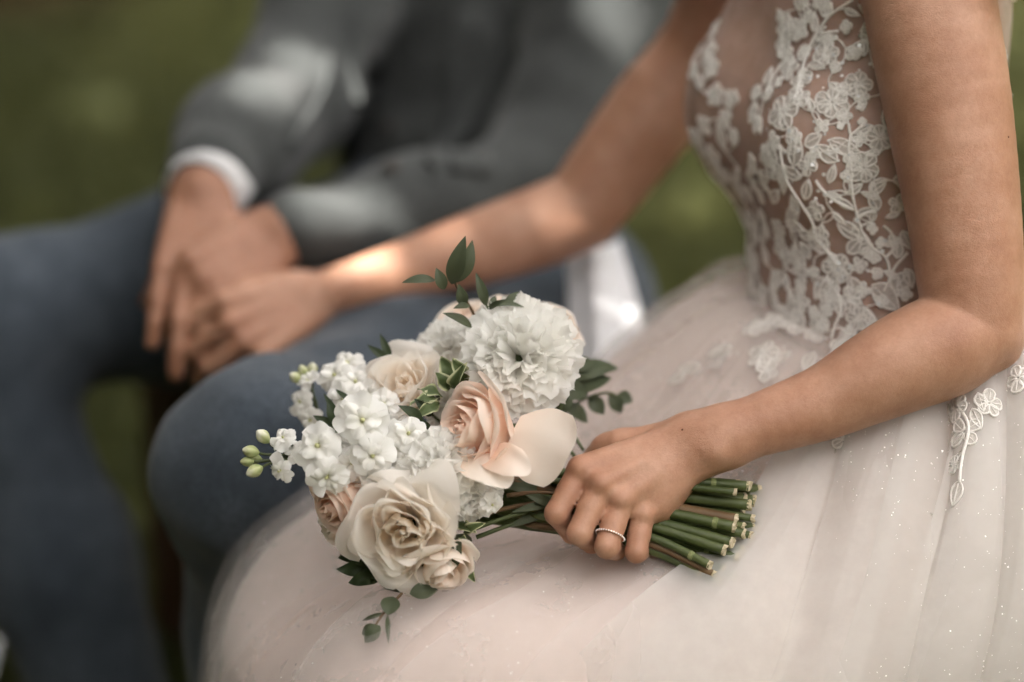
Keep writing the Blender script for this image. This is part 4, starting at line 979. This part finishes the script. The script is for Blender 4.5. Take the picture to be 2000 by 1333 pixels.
def frill_flower(pos, n, rad, mat, npet=26, seed=0, roll=0.0, label=None, name='frilled_flower', dome=1.0, frill=1.0, heart=True):
    g = np.random.default_rng(seed); o = flower_root(name, pos, n, roll, label); nu, nv = 37, 13; F = grid_faces(nu, nv)
    u = np.linspace(-1, 1, nu)[:, None] * np.ones((1, nv)); v = np.linspace(0, 1, nv)[None, :] * np.ones((nu, 1))
    for i in range(npet):
        t = (i + .5) / npet; phi = i * 2.399 + g.normal() * .25
        L = rad * (.86 + .14 * t) * (1 + .05 * g.normal()); e0 = R(2 + 80 * t ** .85 + 6 * g.normal()); e1 = e0 + R(12 + 14 * t) * dome
        saw = .016 * np.sin(u * 37 + g.random() * 6) + .020 * np.sin(u * 17 + g.random() * 6)
        ve = v * (1 - .20 * np.abs(u) ** 2.6 + saw * v ** 5)
        e = e0 + (e1 - e0) * ve ** 1.8; ph = g.random() * 6.28; k1 = 5.5 + 2.0 * g.random()
        fr = frill * rad * (.085 * ve ** 2.0 * np.sin(k1 * u + ph + ve) + .075 * ve ** 3.2 * np.sin(k1 * 1.9 * u + 2 * ph - 2 * ve) + .028 * ve ** 5 * np.sin(k1 * 4.3 * u + ph))
        dl = 1.0 / (nv - 1) * L
        # integrate the curved petal spine
        r = np.cumsum(np.sin(e) * np.gradient(ve, axis=1) * L, axis=1); z = np.cumsum(np.cos(e) * np.gradient(ve, axis=1) * L, axis=1)
        r = r - r[:, :1] + rad * .03 + fr * np.cos(e); z = z - z[:, :1] - rad * .42 - fr * np.sin(e)
        w = u * L * (.10 + .66 * v ** .75) * (.74 + .10 * t) ; cu = .10 * L * u * u * v                  # broad fan, edges cupped inward
        w = w + frill * rad * .05 * ve ** 2 * np.sin(k1 * 2.2 * u + ph * 3)
        r = r - cu * np.cos(e); z = z + cu * np.sin(e)
        vv = np.stack([r * math.cos(phi) - w * math.sin(phi), r * math.sin(phi) + w * math.cos(phi), z], -1).reshape(-1, 3)
        vv = warp(vv, rad, seed * 7, .055)
        pv = np.clip(ve.ravel() * .8 + .10 * t + .12, 0, 1)
        under(link('petal', mesh('petal', vv, F, mat, attr=pv)), Matrix(), o)
    if heart:
        for k in range(4):
            a = k * 1.6; v, f = tube_geo([(0, 0, -rad * .3), (rad * .03 * math.cos(a), rad * .03 * math.sin(a), 0), (rad * .07 * math.cos(a), rad * .07 * math.sin(a), rad * .22)], [.0012, .001, .0017], 6)
            under(link('stamen', mesh('stamen', v, f, M['stock_heart'])), Matrix(), o)
    v, f = tube_geo([(0, 0, -rad * .30), (0, 0, -rad * .55), (0, 0, -rad * .85)], [rad * .20, rad * .15, .003], 10); under(link('neck', mesh('neck', v, f, M['stem'])), Matrix(), o)
    return o
STOCK = []
def stock_protos():
    for s in range(4):
        g = np.random.default_rng(70 + s); ms = []
        for i in range(6):
            nu, nv = 11, 9; u = np.linspace(-1, 1, nu)[:, None] * np.ones((1, nv)); v = np.linspace(0, 1, nv)[None, :] * np.ones((nu, 1)); ve = v * (1 - .30 * np.abs(u) ** 2.6 - .10 * np.exp(-(u / .18) ** 2) * v ** 6)
            L = 1.0 * (1 + .08 * g.normal()); e = R(62 + 10 * g.normal()) + R(34 + 10 * g.normal()) * ve ** 1.5; ph = g.random() * 6.28
            r = L * ve * np.sin(e); z = L * ve * np.cos(e) * .8 + .13 * v ** 2 * np.sin(2.8 * u + ph) - .10 * (1 - np.abs(u)) * v
            phi = i * 1.047 + g.normal() * .1; w = u * .56 * v ** .75 * L
            vv = np.stack([r * math.cos(phi) - w * math.sin(phi), r * math.sin(phi) + w * math.cos(phi), z], -1).reshape(-1, 3); ms.append(mesh('petal', vv, grid_faces(nu, nv), M['white_petal'], attr=ve.ravel() * .9 + .1))
        for i in range(6):
            nu, nv = 9, 7; u = np.linspace(-1, 1, nu)[:, None] * np.ones((1, nv)); v = np.linspace(0, 1, nv)[None, :] * np.ones((nu, 1)); ve = v * (1 - .3 * np.abs(u) ** 2.4)
            L = .62 * (1 + .18 * g.normal()); e = R(8 + 22 * (i % 2) + 6 * g.normal()) + R(44) * ve ** 1.4; phi = i * 1.047 + .5 + g.normal() * .25; r = L * ve * np.sin(e) + .05; z = L * ve * np.cos(e) + .10 * np.sin(3.4 * u + i * 2.1) * v
            w = u * .27 * v ** .6; vv = np.stack([r * math.cos(phi) - w * math.sin(phi), r * math.sin(phi) + w * math.cos(phi), z], -1).reshape(-1, 3); ms.append(mesh('petal', vv, grid_faces(nu, nv), M['white_petal'], attr=np.clip(ve.ravel() * .8 - .02, 0, 1)))
        v, f = tube_geo([(0, 0, 0), (0, 0, .15), (0, 0, .26), (0, 0, .30)], [.09, .09, .06, .02], 8); ms.append(mesh('heart', v, f, M['stock_heart']))
        v, f = tube_geo([(0, 0, .02), (0, 0, -.25), (0, 0, -.6), (0, 0, -.75)], [.12, .16, .12, .06], 8); ms.append(mesh('calyx', v, f, M['stem'])); STOCK.append(ms)
stock_protos()
cnt_ = [0]
def floret(px, py, d, rpx, n, roll=None):
    cnt_[0] += 1; g = random.Random(cnt_[0]); ms = STOCK[cnt_[0] % 4]; s = px2m(rpx, d)
    o = bpy.data.objects.new('stock_floret', None); COL.objects.link(o); o.empty_display_size = .005
    under(o, mat4(P(px, py, d), n, g.random() * 6.28 if roll is None else roll, scale=s * g.uniform(.93, 1.07)))
    for m in ms: under(link(m.name.split('.')[0], m), Matrix(), o)
    return o
def bud(px, py, d, rpx, n, stem_to=None, green=.3):
    """oval flower bud closed by green sepals"""
    r = px2m(rpx, d); p = P(px, py, d); vv = []; at = []; nu, nv = 14, 11
    for i in range(nu):
        for j in range(nv):
            a = i / nu * 6.283; t = j / (nv - 1); rr = math.sin(math.pi * min(1, t * .93 + .035)) ** .75 * (1 + .10 * math.sin(4 * a + 3 * t)); vv.append((rr * r * .72 * math.cos(a), rr * r * .72 * math.sin(a), (t - .5) * 2.1 * r)); at.append(min(1, max(0, t * (1.25 - green) + .16 * math.sin(4 * a) * (t < .8))))
    o = bpy.data.objects.new('bud', mesh('bud', vv, grid_faces(nu, nv, True), M['bud'], attr=at)); COL.objects.link(o); under(o, mat4(p, n)); o.parent = bouquet
    n = np.asarray(n)
    if stem_to is not None: sprig_stem([p - n * r, p - n * r * 2.0, P(*stem_to)], .0011, 'stem')
    return o
def sprig_stem(pts, rad, name='stem', mat='stem', parent=None, n=6):
    c = catmull(pts, n); v, f = tube_geo(c - BIND, np.linspace(rad * .8, rad * 1.15, len(c)), 8)
    o = link(name, mesh(name, v, f, M[mat])); o.parent = parent or bouquet; return o
def leaf(b, t, wpx, mat='leaf', parent=None, up=(0, .25, 1), bend=.12, foldk=.35, name='leaf', wavy=0.0, broad=.5, seed=0):
    """blade from base pixel b=(x,y,d) to tip pixel t=(x,y,d); wpx full width in photo pixels"""
    B, T = P(*b), P(*t); L = np.linalg.norm(T - B); x = (T - B) / L; n = V(*up); n = n - x * (n @ x); n /= np.linalg.norm(n); y = np.cross(n, x); w = px2m(wpx, b[2]) * .5
    nu, nv = 15, 9; vv = []; at = []; g = random.Random(seed + int(b[0] * 7 + b[1])); ph = g.random() * 6
    for i in range(nu):
        s = i / (nu - 1); prof = (math.sin(math.pi * s ** (.62 + .4 * broad)) ** .85) if 0 < s < 1 else 0.02
        for j in range(nv):
            q = (j / (nv - 1) - .5) * 2; yy = q * w * prof; zz = bend * L * math.sin(math.pi * s) + foldk * abs(yy) * .6 - .05 * L * s * s + wavy * w * math.sin(9 * s + ph + (2 if q > 0 else 0)) * abs(q)
            vv.append(B + x * (s * L) + y * yy + n * zz - BIND); at.append(max(abs(q), s ** 6) if mat == 'leaf_var' else min(1, abs(q) * .25 + .3 * (1 - abs(q) ** .15) + .35 * s))
    o = link(name, mesh('leaf', vv, grid_faces(nu, nv), M[mat], attr=at)); o.parent = parent or bouquet
    return o
def loose_petal(b, t, wpx, mat, parent_pos=None, up=(0, 0, 1), cup=.18, curl=.15, wave=.02, seed=0, tipw=1.0):
    B, T = P(*b), P(*t); L = np.linalg.norm(T - B); x = (T - B) / L; n = V(*up); n = n - x * (n @ x); n /= np.linalg.norm(n); y = np.cross(n, x); w = px2m(wpx, b[2]) * .5; g = random.Random(seed); ph = g.random() * 6
    nu, nv = 18, 19; vv = []; at = []
    for i in range(nu):
        for j in range(nv):
            s = i / (nu - 1); q = (j / (nv - 1) - .5) * 2; se = s * (1 - .30 * abs(q) ** 2.5); yy = q * w * (.46 + .54 * math.sin(min(1.0, s * 1.5) * math.pi / 2)) * (1 - .10 * s)
            zz = cup * L * math.sin(math.pi * se * .9) + .30 * cup * abs(q) ** 2 * L - curl * L * max(0, se - .72) ** 2 * 8 * .5 + wave * L * math.sin(5 * q + ph + 3 * s) * s - .10 * L * max(0, abs(q) - .75) * s
            vv.append(B + x * (se * L) + y * yy + n * zz - BIND); at.append(min(1, .25 + .75 * se))
    o = link('petal', mesh('petal', vv, grid_faces(nu, nv), M[mat], attr=at)); o.parent = bouquet; return o

def lap(x, y, up=.006):
    """photo pixel laid on the lap: (x, y, depth) a little above the tulle"""
    h = hit(x, y, SKB1); return (x, y, float((h[0] - CAM) @ CF) - up if h else 1.75)
# ---- the flowers, front ones last
frill_flower(P(1012, 693, 1.812), V(-.10, .22, 1), px2m(118), M['frill_petal'], 42, 3, label='largest frilled white flower at the top', frill=.9, heart=False)
o_peach = rose(P(926, 838, 1.784), V(-.72, .08, .66), px2m(118), M['peach_petal'], 23, 5, roll=.9, label='peach rose at the centre of the bouquet', openness=.78, curl=.8, height=1.15, wave=.0014, wamt=.045, nsep=0)
frill_flower(P(858, 932, 1.775), V(-.05, -.12, 1), px2m(92), M['frill_petal'], 38, 8, label='frilled white flower below the peach rose', heart=False, frill=1.25)
frill_flower(P(925, 965, 1.785), V(.35, -.45, .85), px2m(66), M['frill_petal'], 30, 9, heart=False, frill=1.25)
rose(P(785, 1038, 1.757), V(-.22, -.18, .95), px2m(104), M['ivory_petal'], 22, 12, roll=1.1, wave=.0042, label='open ivory rose lowest on the lap', curl=1.2, wamt=.13, height=1.15)
rose(P(793, 752, 1.830), V(-.25, .40, .88), px2m(84), M['ivory_petal'], 20, 17, roll=2.0, wave=.0034, wamt=.10, label='ivory rose behind the stock', openness=.92)
frill_flower(P(872, 668, 1.862), V(-.30, .5, .8), px2m(66), M['frill_petal'], 28, 19, heart=False)
rose(P(1068, 640, 1.885), V(.20, .72, .62), px2m(84), M['blush_petal'], 22, 23, openness=.9, label='blush rose at the back')
rose(P(905, 632, 1.905), V(-.25, .75, .6), px2m(78), M['blush_petal'], 20, 29, openness=.9)
rose(P(655, 985, 1.788), V(-.75, -.40, .55), px2m(88), M['peach_petal'], 20, 31, openness=.80, label='peach rose on the left, half hidden')
rose(P(700, 985, 1.792), V(-.55, -.30, .78), px2m(72), M['blush_petal'], 18, 33, openness=.85)
rose(P(866, 1108, 1.768), V(.22, -.72, .66), px2m(84), M['blush_petal'], 18, 37, openness=.80, height=1.2, label='blush rose under the bouquet')
rose(P(660, 1030, 1.815), V(-.6, -.55, .55), px2m(62), M['ivory_petal'], 16, 38, openness=.8)
frill_flower(P(872, 782, 1.852), V(-.2, .3, .9), px2m(62), M['frill_petal'], 24, 51, heart=False)
frill_flower(P(742, 845, 1.815), V(-.2, .1, 1), px2m(60), M['frill_petal'], 22, 52, heart=False)
frill_flower(P(690, 870, 1.82), V(-.4, .1, .9), px2m(56), M['frill_petal'], 20, 53, heart=False)
rose(P(985, 610, 1.90), V(0, .8, .55), px2m(64), M['blush_petal'], 16, 54, openness=.9)
# the two fallen-open petals of the peach rose
loose_petal((1000, 846, 1.778), (1114, 886, 1.754), 168, 'blush_petal', up=(-.10, .22, 1), cup=-.16, curl=-.12, wave=.03, seed=2)
loose_petal((945, 890, 1.775), (1034, 925, 1.752), 74, 'peach_petal', up=(.05, .50, 1), cup=.16, curl=.12, seed=4)
loose_petal((900, 905, 1.772), (1000, 948, 1.758), 80, 'blush_petal', up=(0, .7, .8), cup=.14, curl=.05, seed=5)
# stock florets and buds
for a in [(708, 822, 1.768, 54, V(.05, .15, 1)), (622, 872, 1.765, 50, V(-.25, .25, 1)), (640, 930, 1.762, 44, V(-.25, -.45, 1)), (728, 890, 1.765, 50, V(.0, -.15, 1)), (742, 935, 1.775, 40, V(-.1, -.3, 1)), (797, 848, 1.775, 40, V(.2, .35, 1)), (690, 905, 1.785, 42, V(-.3, 0, 1)), (770, 880, 1.78, 38, V(.1, 0, 1)),
          (555, 857, 1.775, 30, V(-.45, .55, .7)), (548, 918, 1.770, 33, V(-.55, -.45, .75)), (578, 885, 1.782, 26, V(-.5, .3, .8)), (655, 735, 1.850, 40, V(-.3, .4, .85)), (695, 748, 1.842, 42, V(-.1, .4, .9)), (680, 712, 1.860, 36, V(-.3, .6, .7)), (720, 775, 1.835, 38, V(-.1, .3, 1)), (672, 780, 1.835, 38, V(-.4, .1, 1)),
          (590, 785, 1.865, 32, V(-.7, .1, .7)), (608, 820, 1.858, 30, V(-.5, -.3, .8)), (603, 745, 1.870, 24, V(-.5, .5, .7)), (800, 690, 1.87, 34, V(-.4, .6, .7)), (750, 790, 1.815, 32, V(-.1, .3, 1)), (960, 985, 1.775, 30, V(.4, -.3, .9))]:
    floret(*a)
for a in [((514, 853, 1.778, 17), V(-.6, .6, .4), (585, 885, 1.785), .35), ((490, 882, 1.776, 16), V(-.95, .2, .2), (580, 890, 1.785), .6), ((483, 902, 1.778, 13), V(-.95, 0, .2), (575, 893, 1.785), .8), ((497, 920, 1.772, 17), V(-.85, -.4, .3), (572, 895, 1.785), .5), ((500, 897, 1.785, 12), V(-.9, .1, .2), (575, 893, 1.785), .85),
          ((578, 738, 1.875, 14), V(-.7, .5, .4), (612, 775, 1.872), .5), ((592, 725, 1.878, 13), V(-.4, .8, .4), (612, 775, 1.872), .6), ((610, 722, 1.88, 14), V(.1, .9, .4), (612, 775, 1.872), .45), ((600, 742, 1.876, 12), V(-.3, .8, .4), (612, 775, 1.872), .7)]:
    bud(*a[0], a[1], a[2], a[3])
sprig_stem([P(572, 893, 1.785), P(640, 900, 1.80), P(760, 905, 1.82), P(1000, 940, 1.83)], .0019); sprig_stem([P(612, 775, 1.872), P(640, 830, 1.87), P(800, 900, 1.84), P(1000, 950, 1.83)], .0019)
sprig_stem([P(555, 857, 1.776), P(580, 878, 1.785), P(600, 893, 1.79)], .0011); sprig_stem([P(548, 915, 1.775), P(575, 903, 1.785), P(600, 893, 1.79)], .0011)
# foliage sprigs
def sprig(name, stem, leaves, mat='leaf', smat='stem', r=.0011, label=None):
    o = bpy.data.objects.new(name, None); COL.objects.link(o); o.empty_display_size = .01; o.parent = bouquet
    if label: o['label'] = label
    if stem: sprig_stem([P(*q) for q in stem], r, 'stem', smat, o)
    for lf in leaves: leaf(*lf[:3], mat, o, **(lf[3] if len(lf) > 3 else {}))
    return o
sprig('eucalyptus_sprig', [(878, 520, 1.815), (892, 560, 1.82), (912, 590, 1.825), (935, 640, 1.84), (985, 800, 1.85)],
      [((882, 556, 1.818), (908, 463, 1.80), 36), ((893, 552, 1.818), (924, 470, 1.815), 32, dict(up=(.5, .1, 1))), ((868, 566, 1.812), (852, 524, 1.808), 24), ((851, 548, 1.815), (785, 551, 1.81), 20, dict(up=(0, .5, .9))), ((906, 596, 1.82), (896, 556, 1.81), 24), ((918, 598, 1.82), (886, 602, 1.812), 15, dict(up=(0, .5, 1))), ((922, 640, 1.825), (866, 611, 1.815), 20, dict(up=(.2, .5, 1)))], 'leaf', 'stem_red', label='tall sage green sprig at the top')
sprig('eucalyptus_sprig', [(942, 570, 1.83), (951, 600, 1.832), (955, 625, 1.84), (985, 760, 1.85)],
      [((950, 598, 1.83), (930, 534, 1.822), 21), ((952, 600, 1.83), (1024, 598, 1.825), 17, dict(up=(0, .7, .7))), ((958, 604, 1.835), (968, 578, 1.84), 15), ((985, 596, 1.83), (1014, 570, 1.835), 15), ((955, 604, 1.83), (990, 585, 1.815), 12)], 'leaf')
sprig('leaf_sprig', [(745, 700, 1.85), (790, 760, 1.85), (900, 860, 1.84)], [((760, 708, 1.85), (718, 674, 1.845), 17), ((764, 706, 1.85), (742, 652, 1.85), 16), ((790, 705, 1.86), (762, 672, 1.86), 14)], 'leaf_dark')
sprig('leaf_sprig', [(640, 790, 1.84), (670, 830, 1.83), (760, 880, 1.82)], [((662, 832, 1.82), (640, 783, 1.815), 28), ((655, 838, 1.82), (612, 812, 1.815), 20), ((668, 828, 1.82), (632, 768, 1.82), 14), ((665, 842, 1.82), (622, 836, 1.815), 16), ((690, 790, 1.83), (655, 760, 1.83), 12)], 'leaf_dark')
sprig('leaf_sprig', None, [((826, 830, 1.80), (780, 792, 1.785), 26, dict(up=(.3, .5, 1))), ((800, 840, 1.80), (765, 828, 1.79), 22), ((845, 812, 1.81), (810, 780, 1.80), 24), ((770, 850, 1.80), (745, 870, 1.79), 20), ((840, 850, 1.81), (815, 815, 1.80), 22)], 'leaf_dark')
sprig('variegated_sprig', None, [((890, 760, 1.822), (862, 696, 1.82), 40, dict(wavy=.4)), ((905, 752, 1.82), (888, 702, 1.80), 38, dict(wavy=.4, up=(.4, 0, 1))), ((880, 760, 1.82), (850, 728, 1.81), 30, dict(wavy=.4)), ((890, 770, 1.815), (905, 712, 1.795), 32, dict(wavy=.5, up=(-.5, 0, 1))), ((860, 780, 1.815), (800, 790, 1.80), 30, dict(wavy=.4, up=(0, .8, .6))), ((865, 775, 1.815), (815, 760, 1.81), 28, dict(wavy=.4, up=(0, .7, .7))), ((858, 790, 1.81), (812, 812, 1.795), 28, dict(wavy=.4)), ((915, 760, 1.83), (930, 735, 1.82), 26, dict(wavy=.4))], 'leaf_var')
sprig('leaf_sprig', [(1090, 680, 1.85), (1110, 720, 1.86), (1080, 860, 1.86)], [((1088, 690, 1.845), (1106, 656, 1.84), 26), ((1092, 684, 1.85), (1140, 692, 1.85), 18, dict(up=(0, .8, .6))), ((1100, 705, 1.85), (1148, 712, 1.85), 22, dict(up=(0, .7, .7)))], 'leaf')
sprig('eucalyptus_sprig', [(1225, 785, 1.91), (1180, 768, 1.90), (1110, 800, 1.88), (1060, 880, 1.86)], [((1110, 745, 1.88), (1210, 715, 1.91), 46, dict(up=(0, .6, .8))), ((1120, 770, 1.88), (1195, 735, 1.90), 44, dict(up=(0, .6, .8))), ((1150, 775, 1.90), (1180, 810, 1.90), 32), ((1190, 770, 1.905), (1215, 808, 1.91), 30), ((1205, 772, 1.91), (1236, 785, 1.91), 28), ((1100, 790, 1.88), (1150, 826, 1.89), 32, dict(up=(0, .5, .9))), ((1110, 720, 1.88), (1160, 705, 1.89), 30), ((1090, 760, 1.87), (1150, 770, 1.88), 40), ((1085, 800, 1.87), (1120, 770, 1.87), 36)], 'leaf', label='blurred green sprig behind the hand')
sprig('eucalyptus_sprig', [lap(722, 1240, .010), lap(748, 1200, .014), lap(788, 1155, .022), (830, 1100, 1.768)],
      [(lap(800, 1160, .024), lap(856, 1152, .020), 34, dict(up=(0, .35, 1))), (lap(757, 1202, .016), lap(768, 1164, .020), 38), (lap(750, 1148, .02), lap(790, 1158, .022), 17, dict(up=(0, .5, 1))), (lap(752, 1198, .014), lap(706, 1213, .010), 9), (lap(757, 1202, .014), lap(759, 1257, .008), 10), (lap(742, 1222, .016), lap(712, 1256, .010), 30), (lap(738, 1224, .012), lap(706, 1240, .008), 26), (lap(802, 1140, .03), lap(848, 1110, .03), 26)], 'leaf', 'stem_red', label='eucalyptus sprig trailing on the lap')
sprig('leaf_sprig', None, [((862, 1112, 1.77), (900, 1056, 1.76), 44, dict(up=(.2, .2, 1))), ((800, 1030, 1.80), (838, 990, 1.785), 20), ((830, 985, 1.79), (850, 1005, 1.78), 18), ((905, 1120, 1.785), (925, 1090, 1.775), 16)], 'leaf')
sprig('variegated_sprig', None, [((905, 1040, 1.79), (945, 1022, 1.775), 22, dict(wavy=.3)), ((900, 1050, 1.79), (912, 1060, 1.77), 14), ((905, 1100, 1.785), (928, 1138, 1.775), 20, dict(wavy=.3)), ((890, 1020, 1.795), (930, 1040, 1.78), 24, dict(wavy=.3))], 'leaf_var')
sprig('variegated_sprig', None, [((740, 1100, 1.79), (668, 1082, 1.785), 34, dict(wavy=.5)), ((740, 1115, 1.79), (655, 1112, 1.785), 32, dict(wavy=.5)), ((745, 1125, 1.785), (680, 1138, 1.78), 32, dict(wavy=.5)), ((735, 1090, 1.80), (672, 1060, 1.80), 30, dict(wavy=.4)), ((740, 1110, 1.79), (700, 1140, 1.78), 30, dict(wavy=.4)), ((720, 1080, 1.80), (660, 1090, 1.80), 34)], 'leaf_dark', label='dark leaves tucked under the ivory rose')
sprig('leaf_sprig', None, [((1085, 990, 1.80), (1020, 962, 1.79), 20), ((1075, 985, 1.80), (1000, 1000, 1.79), 16), ((1060, 960, 1.815), (985, 950, 1.80), 24), ((1070, 950, 1.82), (1000, 940, 1.81), 26), ((1075, 1000, 1.81), (990, 1030, 1.80), 18)], 'leaf')
# ---- stems through the hand, cut ends on the right
ends = [(1483, 957, 1.828), (1486, 968, 1.84), (1455, 975, 1.806), (1473, 979, 1.818), (1462, 987, 1.802), (1488, 988, 1.838), (1482, 1003, 1.825), (1480, 1018, 1.835), (1470, 1013, 1.800), (1438, 1016, 1.795), (1472, 1030, 1.808), (1434, 1030, 1.788), (1452, 1028, 1.798), (1475, 1042, 1.828),
        (1428, 1060, 1.787), (1462, 1058, 1.815), (1448, 1074, 1.800), (1386, 1104, 1.778), (1412, 1112, 1.788), (1394, 1122, 1.780), (1401, 1136, 1.784), (1440, 1084, 1.80), (1425, 1096, 1.795), (1466, 1046, 1.80), (1478, 972, 1.85), (1465, 950, 1.82), (1440, 945, 1.812), (1478, 1025, 1.82), (1415, 1075, 1.785), (1408, 1090, 1.80), (1435, 1050, 1.80), (1450, 1000, 1.812), (1370, 1118, 1.785), (1455, 1040, 1.815), (1420, 1040, 1.80), (1460, 965, 1.835)] + [(1390 + 95 * rnd.random() - 70 * max(0, t - .6), 950 + 175 * t, 1.79 + .045 * rnd.random()) for t in [k / 15 for k in range(16)]]
def stems():
    for i, (x, y, d) in enumerate(ends):
        E = P(x, y, d); ym = 988 + (y - 1040) * .66; dm = 1.822 + (d - 1.812) * .75; Mid = P(1195, ym, dm); q = P(1290, ym + (y - ym) * .36, dm + (d - dm) * .35)
        L = P(1040, 968 + (ym - 985) * .9 + rnd.uniform(-8, 8), 1.825 + (dm - 1.822) * .8); far = P(905 + rnd.uniform(-40, 30), 900 + (ym - 985) * 1.6 + rnd.uniform(-20, 20), 1.835 + rnd.uniform(-.02, .03))
        r = rnd.choice((.0028, .0033, .0038, .0042, .0046, .0030)); c = catmull([far, L, Mid, q, E], 8); n = len(c); rad = np.full(n, r); rad = rad * (1 + .03 * np.sin(np.arange(n) * 1.7 + i))
        v, f = tube_geo(c - BIND, rad, 10); o = link('stem', mesh('stem', v, f, M[('stem', 'stem', 'stem_b', 'stem', 'stem', 'stem_b', 'stem', 'stem', 'stem', 'stem_red')[i % 10]])); o.parent = bouquet
        ax = c[-1] - c[-2]; ax /= np.linalg.norm(ax); x_, y_, z_ = frame(ax); a = np.arange(10) / 10 * 6.283; slant = rnd.uniform(-.6, .6)
        rim = np.array([c[-1] + r * 1.04 * (math.cos(t) * x_ + math.sin(t) * y_) + ax * (.0009 + slant * r * math.cos(t) + rnd.uniform(-.0008, .0012)) for t in a]); rim0 = np.array([c[-1] + r * 1.03 * (math.cos(t) * x_ + math.sin(t) * y_) - ax * (.0006 + rnd.uniform(0, .0012)) for t in a]); inn = np.array([c[-1] + r * .55 * (math.cos(t) * x_ + math.sin(t) * y_) + ax * (.0006 + slant * r * .5 * math.cos(t)) for t in a])
        vv = np.vstack([rim0, rim, inn, c[-1] + ax * .0001]); ff = [(k, (k + 1) % 10, 10 + (k + 1) % 10, 10 + k) for k in range(10)] + [(10 + k, 10 + (k + 1) % 10, 20 + (k + 1) % 10, 20 + k) for k in range(10)] + [(20 + k, 20 + (k + 1) % 10, 30) for k in range(10)]
        e = link('cut_end', mesh('cut_end', vv - BIND, ff, M['cut'], smooth=False)); e.parent = o
        if i % 6 == 0 or i in (11, 17):                        # leaf scar where a leaf was stripped
            k = n - 1 - rnd.choice((1, 2, 3, 4)); p = c[k]; t2 = c[k] - c[k - 1]; t2 /= np.linalg.norm(t2); v, f = tube_geo([p - t2 * .0020, p - t2 * .0006, p + t2 * .0009, p + t2 * .0022] - BIND, [r * .98, r * 1.13, r * 1.10, r * .98], 10, cap=False); nd = link('stem_node', mesh('stem_node', v, f, M['node'])); nd.parent = o
stems()
for a, b, m in (((1100, 978, 1.80), (960, 1000, 1.80), 'stem_red'), ((1100, 965, 1.795), (990, 968, 1.79), 'stem_red'), ((1090, 1000, 1.805), (930, 1050, 1.80), 'stem'), ((1090, 985, 1.80), (920, 1035, 1.79), 'stem'), ((1140, 880, 1.86), (1080, 800, 1.87), 'stem'), ((1130, 900, 1.85), (1060, 830, 1.87), 'stem')):
    sprig_stem([P(*a), P((a[0] + b[0]) / 2, (a[1] + b[1]) / 2 - 4, (a[2] + b[2]) / 2), P(*b)], .0016, 'stem', m)
